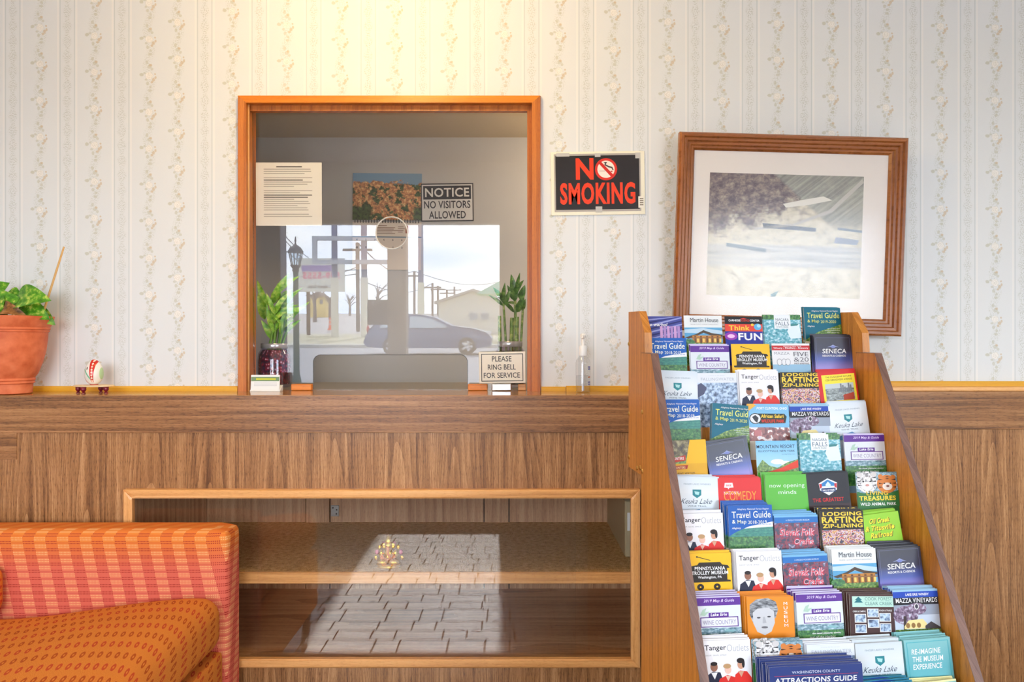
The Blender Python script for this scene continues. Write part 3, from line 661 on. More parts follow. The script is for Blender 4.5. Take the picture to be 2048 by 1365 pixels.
c.T('Keuka Lake', .12, .82, .66, .13, (46, 66, 84), -.004, .45); c.T('WINE TRAIL', .28, .72, .74, .04, (70, 90, 100)); c.poly([(.1, .95), (.35, .84), (.55, .79), (.62, .84), (.9, .93), (1, .96), (1, 1.0), (0, 1.0)], (96, 150, 196)); CV['lake'] = c.done((240, 240, 238))
c = Cover('falling'); c.R(0, 0, 1, 2.27, (226, 230, 236)); c.R(0, .28, 1, 2.27, TREES); c.poly([(.0, .34), (.1, .28), (.24, .42), (.16, .6), (0, .7)], (80, 84, 110)); c.T('FALLINGWATER', .1, .94, .22, .085, (168, 172, 184), -.004); c.T('a house by the stream', .3, .7, .09, .025, (190, 192, 200)); CV['falling'] = c.done((236, 238, 240))
c = Cover('raft'); c.R(0, 0, 1, 2.27, (34, 30, 26)); c.R(.02, .47, .98, 2.27, CROWD)
for t, a, d, y, h in (('LODGING', .06, .96, .12, .1), ('RAFTING', .03, .98, .3, .16), ('ZIP-LINING', .04, .97, .42, .1)): c.T(t, a, d, y, h, (246, 206, 60), .03)
CV['raft'] = c.done((206, 196, 180))
c = Cover('incline'); c.R(0, 0, 1, 2.27, (214, 36, 36)); c.poly([(.1, .1), (.96, .1), (.96, 2.2), (.1, 2.2)], (246, 226, 60)); c.T('THE DUQUESNE INCLINE', .2, .88, .2, .055, (90, 80, 20), .01); c.T('1220 GRANDVIEW AVENUE', .2, .88, .28, .055, (90, 80, 20), .01)
c.R(.16, .36, .9, .85, GREYP); c.R(.16, .36, .9, .5, (196, 206, 206))
for i in range(7): c.R(.5 + .05 * i, .52 - .05 * (i * 3 % 4), .54 + .05 * i, .62, (120, 128, 134))
c.poly([(.6, .7), (.88, .64), (.88, .85), (.6, .85)], (176, 66, 40)); CV['incline'] = c.done((214, 60, 52))
c = Cover('safari'); c.R(0, 0, 1, 2.27, GIRA); c.R(0, 0, 1, .62, (126, 186, 222)); c.poly([(0, 0), (.2, 0), (0, .17)], (236, 176, 60)); c.T('PORT CLINTON, OHIO', .2, .95, .14, .08, W_, .02, .1); c.poly([(.2, .24), (.88, .24), (.94, .32), (.9, .5), (.26, .52), (.2, .46)], (40, 50, 40))
c.C(.16, .38, .15, K_); c.C(.16, .38, .13, (226, 226, 226)); c.poly([(.08, .34), (.16, .28), (.24, .36), (.2, .5), (.14, .44)], (50, 50, 54)); c.T('African Safari', .3, .86, .36, .1, (246, 206, 60), .03); c.T('WILDLIFE PARK', .3, .88, .49, .09, (226, 60, 40), .03)
c.R(.12, .7, .3, .86, (190, 120, 120)); c.R(0, 1.0, 1, 2.27, (214, 206, 190)); CV['safari'] = c.done()
c = Cover('vineyard'); c.R(0, 0, 1, 2.27, (196, 208, 222)); c.R(0, .05, 1, .19, (28, 70, 176)); c.R(0, 0, 1, .05, (150, 190, 214)); c.T('LAKE ERIE WINERY', .28, .8, .15, .06, W_, .015); c.R(0, .19, 1, .36, (30, 30, 34)); c.R(0, .36, 1, .6, (150, 160, 176))
c.C(.25, .6, .28, PURP, .22); c.C(.5, .46, .22, PURP, .14); c.poly([(.2, .62), (.26, .62), (.24, .95), (.18, .95)], (60, 44, 40)); c.poly([(.2, .86), (.3, .72), (.62, .7), (.7, .8), (.7, .92), (.2, .92)], (240, 220, 150))
for x in (.28, .4, .52): c.C(x, .84, .045, (150, 110, 60), .06)
c.poly([(.66, .86), (.8, .76), (1, .9), (1, .95), (.66, .95)], (70, 64, 66)); c.R(0, .93, 1, 2.27, FOLI2); c.T('MAZZA VINEYARDS', .05, .97, .31, .11, W_, .004); c.C(.5, .4, .05, W_, .07); c.C(.5, .4, .035, (60, 56, 70), .055); CV['vineyard'] = c.done((200, 214, 226))
c = Cover('encounter'); c.R(0, 0, 1, 2.27, FOLI2); c.R(.0, 0, .62, .42, speckle('print_bison', [(50, 38, 26), (110, 96, 56), (180, 168, 120)], 90)); c.poly([(.62, 0), (1, 0), (1, .62), (.5, .62)], (240, 184, 30)); c.poly([(0, .5), (.5, .4), (.5, .54), (0, .62)], (196, 60, 36)); c.T('ENCOUNTERS', .05, .46, .52, .08, W_, .02)
c.R(0, .62, 1, 2.27, (226, 170, 30)); c.poly([(.05, .68), (.55, .66), (.52, .76), (.05, .78)], (176, 50, 36)); c.T('ENCOUNTERS', .1, .48, .75, .06, (240, 214, 150), .02); c.T('FREQUENT VISITOR', .1, .7, .9, .05, (90, 60, 20), .01); CV['encounter'] = c.done((226, 190, 90))
c = Cover('ski'); c.R(0, 0, 1, 2.27, SKYG); c.T('MOUNTAIN RESORT', .02, .94, .2, .09, (30, 44, 60), .01); c.T('ELLICOTTVILLE, NEW YORK', .06, .94, .31, .06, (30, 44, 60), .01); c.T('holidayvalley.com', .62, .94, .38, .03, (60, 90, 110)); c.C(.5, .56, .16, W_, .07); c.C(.7, .6, .14, W_, .06)
c.poly([(0, .72), (.14, .5), (.3, .66), (.5, .72), (.74, .58), (1, .5), (1, .9), (0, .9)], FOLI2); c.poly([(0, .86), (.3, .82), (.6, .72), (1, .52), (1, .72), (.6, .84), (0, .92)], (226, 66, 36)); c.R(0, .9, 1, 2.27, (44, 60, 40)); CV['ski'] = c.done()
c = Cover('comedy'); c.R(0, 0, 1, 2.27, (224, 46, 44)); c.poly([(.16, .12), (.34, .12), (.36, .24), (.26, .25), (.24, .29), (.22, .25), (.14, .24)], (244, 226, 222)); c.T('ncc', .19, .31, .21, .045, (224, 46, 44), .02); c.T('NATIONAL', .13, .5, .42, .085, (244, 214, 206), .02); c.T('COMEDY', .13, .88, .58, .24, (240, 170, 60), -.004); c.T('CENTER', .13, .7, .8, .16, W_); CV['comedy'] = c.done((240, 200, 190))
c = Cover('minds'); c.R(0, 0, 1, 2.27, (96, 186, 62)); c.T('now opening', .1, .92, .36, .13, W_, -.008); c.T('minds', .3, .72, .5, .1, W_, -.006); CV['minds'] = c.done((232, 236, 226))
c = Cover('hall'); c.R(0, 0, 1, 2.27, (36, 34, 38)); c.poly([(.5, .14), (.72, .26), (.7, .44), (.5, .58), (.3, .44), (.28, .26)], (232, 236, 240)); c.poly([(.5, .17), (.66, .27), (.66, .34), (.34, .34), (.34, .27)], (50, 130, 190)); c.poly([(.29, .27), (.35, .28), (.35, .37), (.3, .4)], (200, 44, 44)); c.poly([(.71, .27), (.65, .28), (.65, .37), (.7, .4)], (200, 44, 44))
c.R(.33, .39, .67, .49, (30, 60, 110)); c.T('HALL OF FAME', .36, .64, .47, .05, W_, .02); c.poly([(.44, .3), (.5, .22), (.56, .3), (.56, .37), (.44, .37)], (214, 230, 240)); c.T('THE GREATEST', .1, .84, .74, .1, (206, 40, 40), .02); c.R(0, .8, 1, 2.27, (60, 40, 40)); CV['hall'] = c.done((70, 70, 74))
c = Cover('wild'); c.R(0, 0, 1, 2.27, (54, 118, 60)); c.R(0, 0, 1, .55, HAZE); OT = (214, 128, 58)
c.C(.74, .32, .24, OT, .24); c.C(.6, .12, .06, OT); c.C(.9, .14, .06, OT); c.C(.75, .38, .12, (240, 226, 210), .1); c.C(.26, .26, .25, WTIG, .28); c.C(.09, .06, .07, (214, 208, 204)); c.C(.44, .06, .07, (214, 208, 204)); c.C(.26, .36, .13, (242, 240, 238), .11)
for q in (-1, 1):
    for t in (.1, .2, .3): c.poly([(.26 + q * .22, t + .02), (.26 + q * .1, t + .05), (.26 + q * .22, t + .055)], (62, 58, 58)); c.poly([(.75 + q * .21, t + .08), (.75 + q * .1, t + .1), (.75 + q * .2, t + .115)], (60, 40, 30))
    c.C(.26 + q * .085, .24, .025, K_, .018); c.C(.75 + q * .07, .3, .02, K_, .015)
for t in (.05, .1): c.poly([(.2, t), (.26, t - .02), (.32, t), (.26, t + .012)], (62, 58, 58)); c.poly([(.7, t + .08), (.75, t + .065), (.8, t + .08), (.75, t + .09)], (60, 40, 30))
c.C(.26, .34, .045, (206, 150, 140), .03); c.C(.75, .37, .038, (130, 70, 56), .026)
c.poly([(0, .5), (.3, .6), (.7, .58), (1, .48), (1, .9), (0, .9)], (54, 118, 60))
c.T('LIVING', .22, .74, .6, .1, (240, 206, 60), .02); c.T('TREASURES', .04, .92, .74, .12, (246, 220, 70), .03); c.T('WILD ANIMAL PARK', .06, .92, .87, .08, W_, .02); CV['wild'] = c.done((200, 210, 190))
c = Cover('folk'); c.R(0, 0, 1, 2.27, DUSK); c.R(0, 0, 1, .05, (120, 180, 220)); c.R(0, .05, 1, .19, (34, 110, 184)); c.T('A UNIQUE WOODEN MUSEUM', .26, .8, .15, .045, (206, 224, 240), .01)
for bd, cc in ((.05, (246, 226, 230)), (.012, (214, 60, 84))): c.T('Slovak Folk', .1, .9, .52, .19, cc, bd, .15); c.T('Crafts', .4, .86, .74, .17, cc, bd, .15)
CV['folk'] = c.done((170, 200, 220))
c = Cover('railroad'); c.R(0, 0, 1, 2.27, (150, 206, 50))
for bd, cc, d in ((.06, (40, 40, 20), .012), (.03, (246, 226, 50), 0)): c.T('Oil Creek', .28, .76, .24, .13, cc, bd, .25, d, d); c.T('& Titusville', .16, .84, .42, .13, cc, bd, .25, d, d); c.T('Railroad', .26, .76, .6, .13, cc, bd, .25, d, d)
CV['railroad'] = c.done((190, 226, 120))
c = Cover('portrait'); c.R(0, 0, 1, 2.27, (238, 142, 28)); c.poly([(.05, .4), (.06, .18), (.2, .06), (.45, .03), (.62, .12), (.66, .3), (.6, .5), (.5, .42), (.2, .42), (.12, .6)], HAIR); c.poly([(.12, .36), (.22, .27), (.46, .25), (.57, .34), (.58, .6), (.5, .8), (.36, .88), (.2, .8), (.12, .6)], (206, 206, 208)); c.C(.24, .48, .04, (70, 70, 74), .018); c.C(.46, .46, .04, (70, 70, 74), .018); c.C(.36, .7, .07, (110, 106, 110), .025); c.poly([(.33, .46), (.37, .46), (.4, .6), (.32, .61)], (180, 180, 184))
for i, ch in enumerate('MUSEUM'): c.T(ch, .78, .86, .2 + .1 * i, .07, W_)
c.R(0, .95, 1, 2.27, (238, 142, 28)); CV['portrait'] = c.done((236, 190, 130))
c = Cover('forest'); c.R(0, 0, 1, 2.27, (74, 46, 42)); c.R(.06, .05, .98, .3, (186, 222, 206)); c.poly([(.12, .14), (.2, .06), (.28, .14)], (30, 110, 120)); c.poly([(.1, .2), (.2, .1), (.3, .2)], (30, 110, 120)); c.T('COOK FOREST', .34, .94, .15, .08, (110, 150, 140), .01); c.T('CLEAR CREEK', .34, .94, .26, .08, (110, 150, 140), .01)
for x, y in ((.38, .34), (.1, .46), (.64, .44), (.38, .58), (.1, .7), (.64, .68)): c.R(x, y, x + .25, y + .2, W_); c.R(x + .015, y + .015, x + .235, y + .185, TREES)
c.T('CABINS & CAMPING', .06, .34, .42, .04, W_, .01); c.T('RIVER & TRAILS', .64, .92, .4, .04, W_, .01); CV['forest'] = c.done((214, 208, 196))
c = Cover('museum'); c.R(0, 0, 1, 2.27, TEALG)
for r in ((.05, .06, .95, .075), (.05, .06, .064, 1.0), (.936, .06, .95, 1.0)): c.R(*r, (70, 170, 180))
for i, (t, a, d) in enumerate((('RE-IMAGINE', .14, .76), ('THE MUSEUM', .14, .8), ('EXPERIENCE', .14, .76))): c.T(t, a, d, .34 + .17 * i, .12, W_, .015, .08)
CV['museum'] = c.done((150, 206, 204))
c = Cover('guide', .176, .22); c.R(0, 0, 1, 1.25, (40, 58, 120)); c.T('WASHINGTON COUNTY', .24, .76, .085, .03, (214, 220, 236)); c.R(.05, .105, .95, .109, (190, 60, 70)); c.T('ATTRACTIONS GUIDE', .05, .93, .19, .06, W_, .02, .1); CV['guide'] = c.done((190, 196, 214))
c = Cover('wave'); c.R(0, 0, 1, 2.27, (38, 120, 150)); c.poly([(0, .2), (.4, .12), (1, .24), (1, .34), (.4, .22), (0, .3)], (60, 190, 190)); c.poly([(0, .05), (.5, .0), (1, .1), (1, .14), (.5, .05), (0, .1)], (26, 70, 150)); CV['wave'] = c.done((110, 190, 196))
c = Cover('plain'); c.R(0, 0, 1, 2.27, (206, 202, 190)); c.R(0, .04, 1, .1, (150, 146, 140)); CV['plain'] = c.done((220, 214, 200))
c = Cover('cream'); c.R(0, 0, 1, 2.27, (240, 232, 170)); c.R(0, .04, 1, .12, (150, 200, 190)); CV['cream'] = c.done((240, 232, 190))

LOOK = dict(tg18='royal blue travel guide over green river hills', tg19='teal travel guide with lime lettering over meadow', outlet='white outlet brochure with three smiling people', casino='dark brochure fading to violet with a white emblem',
 wine='wine map with a purple top band over a lakeshore', trolley='yellow brochure with a black trolley car', distillery='pale winery leaflet with a red top band', house='white brochure with a low brown prairie house', science='black, red and blue science brochure with a planet',
 falls='waterfall brochure with a pale title plate', gallery='violet museum brochure with slanting stripes', lake='pale misty blue lake brochure with a teal shield', falling='pale brochure with bluish bare trees', raft='black rafting brochure with bold yellow lettering',
 incline='yellow brochure in a red cover with a city view', safari='sky blue animal park brochure with giraffe spots', vineyard='vineyard brochure with a blue band and arched house', encounter='yellow and brown wildlife brochure with a red strip', ski='light blue mountain resort brochure with a red sweep',
 comedy='red brochure with a small speech bubble', minds='plain bright green brochure with thin white lettering', hall='black brochure with a red and blue shield', wild='animal park brochure with white and orange tigers', folk='folk craft brochure with pink outlined lettering',
 railroad='lime green railroad brochure with yellow script', portrait='orange museum brochure with a grey portrait', forest='dark brown cabin brochure with small photos', museum='turquoise museum brochure with white slanted lettering', guide='wide navy county attractions guide', wave='teal brochure with wavy bands', plain='grey beige leaflet with a plain top', cream='pale yellow leaflet with a green band')
ORD = ['top', 'second', 'third', 'fourth', 'fifth', 'sixth', 'seventh', 'eighth', 'ninth', 'tenth', 'lowest visible']
POS = ['far left', 'left of centre', 'middle', 'right of centre', 'far right']
# rows from the top; each slot: (cover, copies behind, tilt deg, lift m, shift m)
ROWS = [
 [('gallery', 0, 0, .0, 0), ('house', 0, 0, .002, 0), ('science', 0, .5, .0, 0), ('falls', 1, 0, .004, 0), ('tg19', 3, 0, .018, .004)],
 [('tg18', 1, 0, .016, -.004), ('wine', 1, 0, .0, 0), ('trolley', 0, 0, .002, 0), ('distillery', 0, 0, .003, 0), ('casino', 5, 0, .017, .006)],
 [('lake', 3, 2, .002, 0), ('falling', 1, 0, .004, .0), ('outlet', 3, 0, .004, 0), ('raft', 1, 0, .005, 0), ('incline', 6, -4, .004, .004)],
 [('tg18', 2, 0, .014, -.004), ('tg19', 2, 5, .004, .002), ('safari', 2, 1, .002, 0), ('vineyard', 2, 0, .002, 0), ('lake', 6, -4, .0, .003)],
 [('encounter', 1, -1, .0, -.003), ('casino', 3, -9, -.004, .016), ('ski', 0, 0, -.004, 0), ('falls', 2, 0, .008, 0), ('wine', 1, 0, .008, .004)],
 [('lake', 5, 2, -.002, -.003), ('comedy', 4, 0, -.004, -.003), ('minds', 4, 0, .001, .001), ('hall', 2, -2, .0, .0), ('wild', 0, 0, .0, .004)],
 [('outlet', 4, 0, .002, -.004), ('tg18', 6, 0, .016, .002), ('folk', 6, 0, -.006, .0), ('raft', 4, 0, .0, .0), ('railroad', 6, -6, -.006, .0)],
 [('trolley', 4, 0, .002, -.005), ('outlet', 3, 0, .003, .0), ('folk', 7, -1, -.006, .0), ('house', 4, 0, .002, .0), ('casino', 8, -2, .002, .004)],
 [('wine', 6, 0, .0, -.005), ('portrait', 6, 1, -.004, -.001), ('wine', 6, 0, .0, .002), ('forest', 6, 2, -.006, .004), ('vineyard', 5, 0, .0, .002)],
 [('outlet', 4, 0, .002, -.004), ('wild', 2, 0, -.006, -.002), ('falling', 5, 0, -.012, .0), ('lake', 6, -1, -.014, .0), ('museum', 7, -2, -.01, .002)],
 [('plain', 6, 0, -.012, -.004), ('guide', 9, 0, .0, .047), None, ('wave', 8, -3, -.004, .0), ('cream', 7, -4, -.012, .0)],
]
seen = {}
for row in ROWS:
    for sl_ in row:
        if sl_: seen[sl_[0]] = seen.get(sl_[0], 0) + 1
def brochure(cv, u, v, z, tilt, lean, label, group, yaw=0.0, full=True):
    t = thing('brochure', RK(u, v, z), label, 'brochure', group, (-lean, math.radians(tilt), RT + yaw))
    for nm, me in (('pages', cv.pages), ('cover_picture', cv.pic_me), ('cover_lettering', cv.let_me if full else None)):
        if me:
            o = bpy.data.objects.new(nm, me); COL.objects.link(o); o.parent = t
rnd = random.Random(3)
for i, row in enumerate(ROWS):
    for s_, sl_ in enumerate(row):
        if not sl_: continue
        key, nb, tilt, lift, shift = sl_; cv = CV[key]
        hgt = cv.h; slotw = RW5 / 5
        u = slotw * (s_ + .5) + shift
        zt = rowz(i) + lift + ((.004 if i < 5 else -.003) if nb > 2 else .0)
        vb = rowv(i) + hgt * math.sin(LEAN) - (lift * math.sin(LEAN)); zb = zt - hgt * math.cos(LEAN)
        if key == 'guide': vb -= .0; zb = rowz(i) + .034 - hgt * math.cos(LEAN); vb = rowv(i) + hgt * math.sin(LEAN) + .002
        place = '%s rack row, %s' % (ORD[i], POS[s_])
        brochure(cv, u, vb, zb, tilt, LEAN, LOOK[key] + ', ' + place, None)
        step = min(.0032, .024 / max(nb, 1)) if i < 5 else min(.0044, .029 / max(nb, 1)); grp = 'copies behind the %s brochure, %s row' % (POS[s_], ORD[i])
        for k in range(nb):
            d = step * (k + 1)
            brochure(cv, u + rnd.uniform(-.0015, .0015) - ((.0005 if i < 5 else .0013) * (k + 1) if s_ > 0 else .0002 * k), vb - d, zb + rnd.uniform(-.0015, .003) + .0006 * k, tilt * (1 - .12 * k) + rnd.uniform(-.6, .6), LEAN + rnd.uniform(-.004, .004),
                     'spare copy behind the %s, %s' % (LOOK[key].split(' with ')[0].split(' over ')[0], place), grp, rnd.uniform(-.012, .012), k >= nb - 1 or nb < 3)

# ------------------------------------------------------------------ sign helper: printed plates hung in front of a plane
class Plate:
    """flat sign; local x right, z up from its centre, front towards -y"""
    def __init__(s, name, label, cat, px0, px1, py0, py1, Y, rot=0.0, lean=0.0):
        s.Y = Y; s.w = (px1 - px0) / F * Y; s.h = (py1 - py0) / F * Y
        c = P((px0 + px1) / 2, (py0 + py1) / 2, Y)
        s.o = thing(name, c, label, cat, None, (lean, rot, 0)); s.k = 0
    def U(s, x, y): return (x - .5) * s.w, (.5 - y) * s.h
    def board(s, name, x0, y0, x1, y1, mat, t0, t1, r=.001):
        a, b = s.U(x0, y1), s.U(x1, y0)
        return MB().bbox(a[0], b[0], -t1, -t0, a[1], b[1], r).build(name, mat, s.o, world=False)
    def poly(s, name, pts, mat, t, parent=None):
        m = MB(); m.add([(s.U(*q)[0], -t, s.U(*q)[1]) for q in pts], [tuple(range(len(pts)))]); return m.build(name, mat, parent or s.o, world=False)
    def text(s, name, t, x0, x1, base, hgt, mat, tt, bold=0.0, shear=0.0):
        vs, fs, asp = text_geo(t, bold); m = MB()
        m.add([(s.U(x0 + (x1 - x0) * a + shear * c * hgt * s.h / s.w, 0)[0], -tt, s.U(0, base - c * hgt)[1]) for a, c in vs], fs)
        return m.build(name, mat, s.o, world=False)

# NO SMOKING sign ---------------------------------------------------
p = Plate('no_smoking_sign', 'black sign with red lettering NO SMOKING taped to the wallpaper', 'sign', 1102, 1290, 303, 430, DW - .006, -.016)
p.board('backing', 0, 0, 1, 1, flat((240, 236, 214), .5), -.005, -.001)
p.board('clear_sleeve', .035, .035, .955, .945, flat((176, 170, 164), .25), -.001, .0005, .0003)
p.board('black_field', .05, .065, .94, .915, flat((36, 32, 34), .35), .0005, .0012, .0003)
RED = flat((236, 62, 18), .4)
p.text('lettering', 'N', .265, .455, .445, .34, RED, .0016, .035)
p.text('lettering', 'SMOKING', .095, .895, .835, .345, RED, .0016, .036)
asp = p.w / p.h
def cir(cx, cy, r, k=32): return [(cx + r * math.cos(2 * PI * i / k), cy + r * asp * math.sin(2 * PI * i / k)) for i in range(k)]
o = p.poly('prohibition_circle', cir(.587, .285, .118), flat((214, 44, 26), .4), .0015)
p.poly('circle_field', cir(.587, .285, .092), flat((246, 230, 218), .4), .0018, o)
for i, pts in enumerate(([(.56, .17), (.60, .17), (.585, .21), (.62, .235), (.655, .25), (.668, .3), (.655, .3), (.645, .27), (.61, .255), (.57, .22), (.575, .19)],)): p.poly('smoke', pts, flat((60, 66, 66), .4), .002, o)
p.poly('cigarette', [(.515, .30), (.58, .30), (.58, .325), (.515, .325)], flat((222, 206, 196), .4), .002, o); p.poly('ember', [(.635, .31), (.655, .31), (.655, .33), (.635, .33)], flat((190, 70, 50), .4), .002, o)
p.poly('slash', [(.505, .185), (.525, .15), (.668, .38), (.648, .42)], flat((206, 36, 22), .4), .0023, o)
TAPE = pane('clear_tape', (210, 208, 204), .12, .2)
for a in ((.06, .02, .2, .075), (.47, .03, .53, .09), (.9, .03, .955, .12), (.47, .87, .54, .96)): p.board('tape', *a, flat((196, 194, 190), .25), .0016, .002, .0001)
p.board('barcode_sticker', .925, .72, .985, .9, flat((240, 236, 222), .5), .0016, .002, .0001)
for i in range(4): p.board('barcode_bar', .94, .75 + .032 * i, .978, .765 + .032 * i, flat((120, 112, 96), .5), .002, .0022, .00005)

# framed aerial photograph ------------------------------------------
pr = Plate('framed_photograph', 'aerial photograph in a wide moulded wooden frame, hanging slightly crooked', 'picture', 1350, 1803, 274, 667, DW - .05, .028, 0)
pr.o.rotation_euler = (math.radians(1.0), math.radians(1.6), 0)
W2, H2 = pr.w / 2, pr.h / 2
prof = [(0, .0), (0, -.022), (.006, -.030), (.014, -.030), (.018, -.024), (.026, -.024), (.030, -.018), (.038, -.018), (.042, -.013), (.048, -.013), (.054, -.006), (.054, 0)]
for nm, (ax, az), (bx_, bz), mat in (('frame_side', (-W2, H2), (-W2, -H2), 'framev'), ('frame_side', (W2, -H2), (W2, H2), 'framev'), ('frame_side', (W2, H2), (-W2, H2), 'frame'), ('frame_side', (-W2, -H2), (W2, -H2), 'frame')):
    m = MB(); k = len(prof); vs = []
    for (ex, ez) in ((ax, az), (bx_, bz)):
        sx, sz = (-1 if ex > 0 else 1), (-1 if ez > 0 else 1)
        vs += [(ex + sx * d, y, ez + sz * d) for d, y in prof]
    m.add(vs, [(i, i + 1, k + i + 1, k + i) for i in range(k - 1)] + [tuple(range(k)), tuple(range(2 * k - 1, k - 1, -1))]); m.build(nm, M[mat], pr.o, world=False)
fx, fz = W2 - .052, H2 - .052
MB().box(-fx, fx, -.004, .0, -fz, fz).build('mat_board', flat((232, 226, 220), .7), pr.o, world=False)
qx0, qx1, qz0, qz1 = -.205 * 1.0, .19 * 1.0, -.205, .195
qx0 = (1415 - 1576) / F * 2.45 + 0.0; qx1 = (1722 - 1576) / F * 2.45; qz1 = (470 - 350) / F * 2.45; qz0 = (470 - 594) / F * 2.45
n = NT('print_aerial', .5); x, y, z = n.xyz('Object')
u = n.m('DIVIDE', n.m('SUBTRACT', x, qx0), qx1 - qx0); v = n.m('DIVIDE', n.m('SUBTRACT', qz1, z), qz1 - qz0); vec = n.comb(u, v)
nz1 = n.noise(vec, 9, 5, .65); nz2 = n.noise(vec, 16, 9, .75); nz3 = n.noise(n.comb(n.m('MULTIPLY', u, 2.0), n.m('MULTIPLY', v, 30.0)), 1.0, 4)
land = n.ramp(nz2, [(.3, (150, 146, 128)), (.5, (206, 200, 178)), (.7, (226, 220, 204))])
wood_ = n.ramp(nz2, [(.34, (58, 46, 58)), (.48, (112, 98, 104)), (.6, (158, 146, 130)), (.7, (196, 186, 160))])
edge = n.m('ADD', n.m('MULTIPLY', u, .42), v); tm_ = n.m('SUBTRACT', 1.0, n.ss(n.m('ADD', edge, n.m('MULTIPLY_ADD', nz1, .7, -.35)), .42, .58))
col = n.mix(tm_, land, wood_)
road = n.m('MULTIPLY', n.ss(v, .56, .60), n.m('SUBTRACT', 1.0, n.ss(v, .74, .78)))
col = n.mix(n.m('MULTIPLY', road, .8), col, n.ramp(nz3, [(.3, (140, 146, 150)), (.6, (196, 196, 190))]))
fld = n.m('MULTIPLY', n.ss(n.m('SUBTRACT', u, n.m('MULTIPLY_ADD', v, .9, .42)), -.02, .02), n.m('SUBTRACT', 1.0, n.ss(v, .36, .46)))
col = n.mix(n.m('MULTIPLY', fld, .8), col, n.ramp(n.noise(n.comb(n.m('MULTIPLY', n.m('ADD', u, v), 40.0), u), 1.0, 2), [(.3, (120, 124, 120)), (.7, (170, 172, 160))]))
M['aerial'] = n.color(col)
ph = MB().box(qx0, qx1, -.0046, -.0042, qz0, qz1).build('photo_print', M['aerial'], pr.o, world=False)
def on(pts, c, nm='roof'):
    m = MB(); m.add([(qx0 + (qx1 - qx0) * a, -.005, qz1 - (qz1 - qz0) * b_) for a, b_ in pts], [tuple(range(len(pts)))]); m.build(nm, flat(c, .5), ph, world=False)
on([(.35, .40), (.7, .43), (.7, .46), (.36, .44)], (96, 104, 116)); on([(.12, .57), (.38, .61), (.38, .64), (.12, .6)], (110, 124, 134)); on([(.48, .24), (.62, .2), (.74, .17), (.8, .2), (.66, .24), (.5, .27)], (222, 220, 210)); on([(.42, .98), (.47, .95), (.45, 1.0), (.42, 1.0)], (90, 130, 136)); on([(.84, .42), (1, .44), (1, .46), (.84, .44)], (130, 140, 150)); on([(.83, .5), (.98, .52), (.97, .56), (.82, .55)], (140, 148, 160))
on([(.99, .02), (1, .05), (.8, .3), (.55, .42), (.3, .46), (.3, .44), (.55, .4), (.78, .28)], (186, 184, 176), 'road')
MB().box(-fx, fx, -.0075, -.006, -fz, fz).build('picture_glass', M['pglass'], pr.o, world=False)

# office: sheet on the glass, calendar, notice -----------------------
yg = lambda pz: YG - (pz - 1.55) * TILT
p = Plate('rules_sheet', 'white printed sheet taped inside the reception glass, upper left', 'paper', 512.5, 644, 326, 452, YG + .012)
p.o.location.y += -(p.o.location.z - 1.55) * TILT; p.o.rotation_euler = (TILT, 0, 0)
p.board('sheet', 0, 0, 1, 1, flat((226, 222, 210), .7), -.0006, .0004, .0001)
gr = flat((120, 116, 110), .7); dk = flat((70, 66, 62), .7)
rr = random.Random(5)
p.board('print_line', .31, .058, .70, .075, dk, .0004, .0006, .00005)
for i in range(23):
    yy_ = .10 + i * .034
    if i in (3, 9, 20): continue
    e = .1 + rr.uniform(.25, .74) if i % 3 == 2 else rr.uniform(.78, .86)
    p.board('print_line', .12, yy_, e, yy_ + (.014 if i in (5, 12, 13) else .008), dk if i in (5, 12, 13) else gr, .0004, .0006, .00005)
YW = YO - .004
p = Plate('wall_calendar', 'wall calendar with a hilltop temple picture on the office wall', 'calendar', 705, 843, 347, 540, YW, .01)
n = NT('print_temple', .5); x, y, z = n.xyz('Object'); vec = n.comb(x, z); a1 = n.noise(vec, 26, 4, .6); a2 = n.noise(vec, 70, 4, .6)
rock = n.ramp(a2, [(.32, (110, 76, 56)), (.5, (206, 140, 92)), (.66, (244, 210, 150))]); tree = n.ramp(a2, [(.35, (30, 50, 34)), (.6, (84, 104, 60))])
hz = n.m('DIVIDE', z, p.h); hx_ = n.m('DIVIDE', x, p.w)
cc = n.mix(n.ss(a1, .5, .56), rock, tree)
cc = n.mix(n.m('MULTIPLY', n.ss(n.m('ADD', hz, n.m('MULTIPLY_ADD', a1, .25, -.12)), .40, .42), 1.0), cc, (128, 160, 186))
low = n.m('MULTIPLY', n.m('SUBTRACT', 1.0, n.ss(n.m('ADD', hz, n.m('MULTIPLY', a1, .14)), .2, .24)), n.ss(n.m('ABSOLUTE', n.m('SUBTRACT', hx_, .08)), .26, .34))
M['temple'] = n.color(n.mix(low, cc, tree))
p.board('calendar_picture', 0, 0, 1, .485, M['temple'], 0, .001, .0002)
p.board('calendar_page', .0, .505, 1, 1, flat((236, 222, 206), .6), 0, .001, .0002)
for i in range(24): p.board('wire_ring', .03 + .04 * i, .475, .045 + .04 * i, .515, flat((96, 92, 90), .4), .001, .003, .0003)
for r0, x0, x1 in ((.54, .36, .5), (.56, .36, .62), (.575, .36, .6), (.59, .36, .66), (.605, .36, .58), (.62, .36, .62), (.55, .66, .74), (.57, .66, .76), (.59, .66, .74), (.605, .66, .73)): p.board('print_line', x0, r0, x1, r0 + .006, flat((150, 120, 100), .6), .001, .0012, .00005)
p.board('portrait', .77, .54, .84, .62, flat((176, 110, 90), .6), .001, .0012, .00005)
p.board('header_strip', 0, .655, 1, .665, flat((100, 130, 150), .6), .001, .0012, .00005)
for i, t in enumerate('1234567'): p.text('number', t, .06 + .13 * i, .075 + .13 * i, .70, .02, flat((70, 60, 60), .6), .0014, .02)
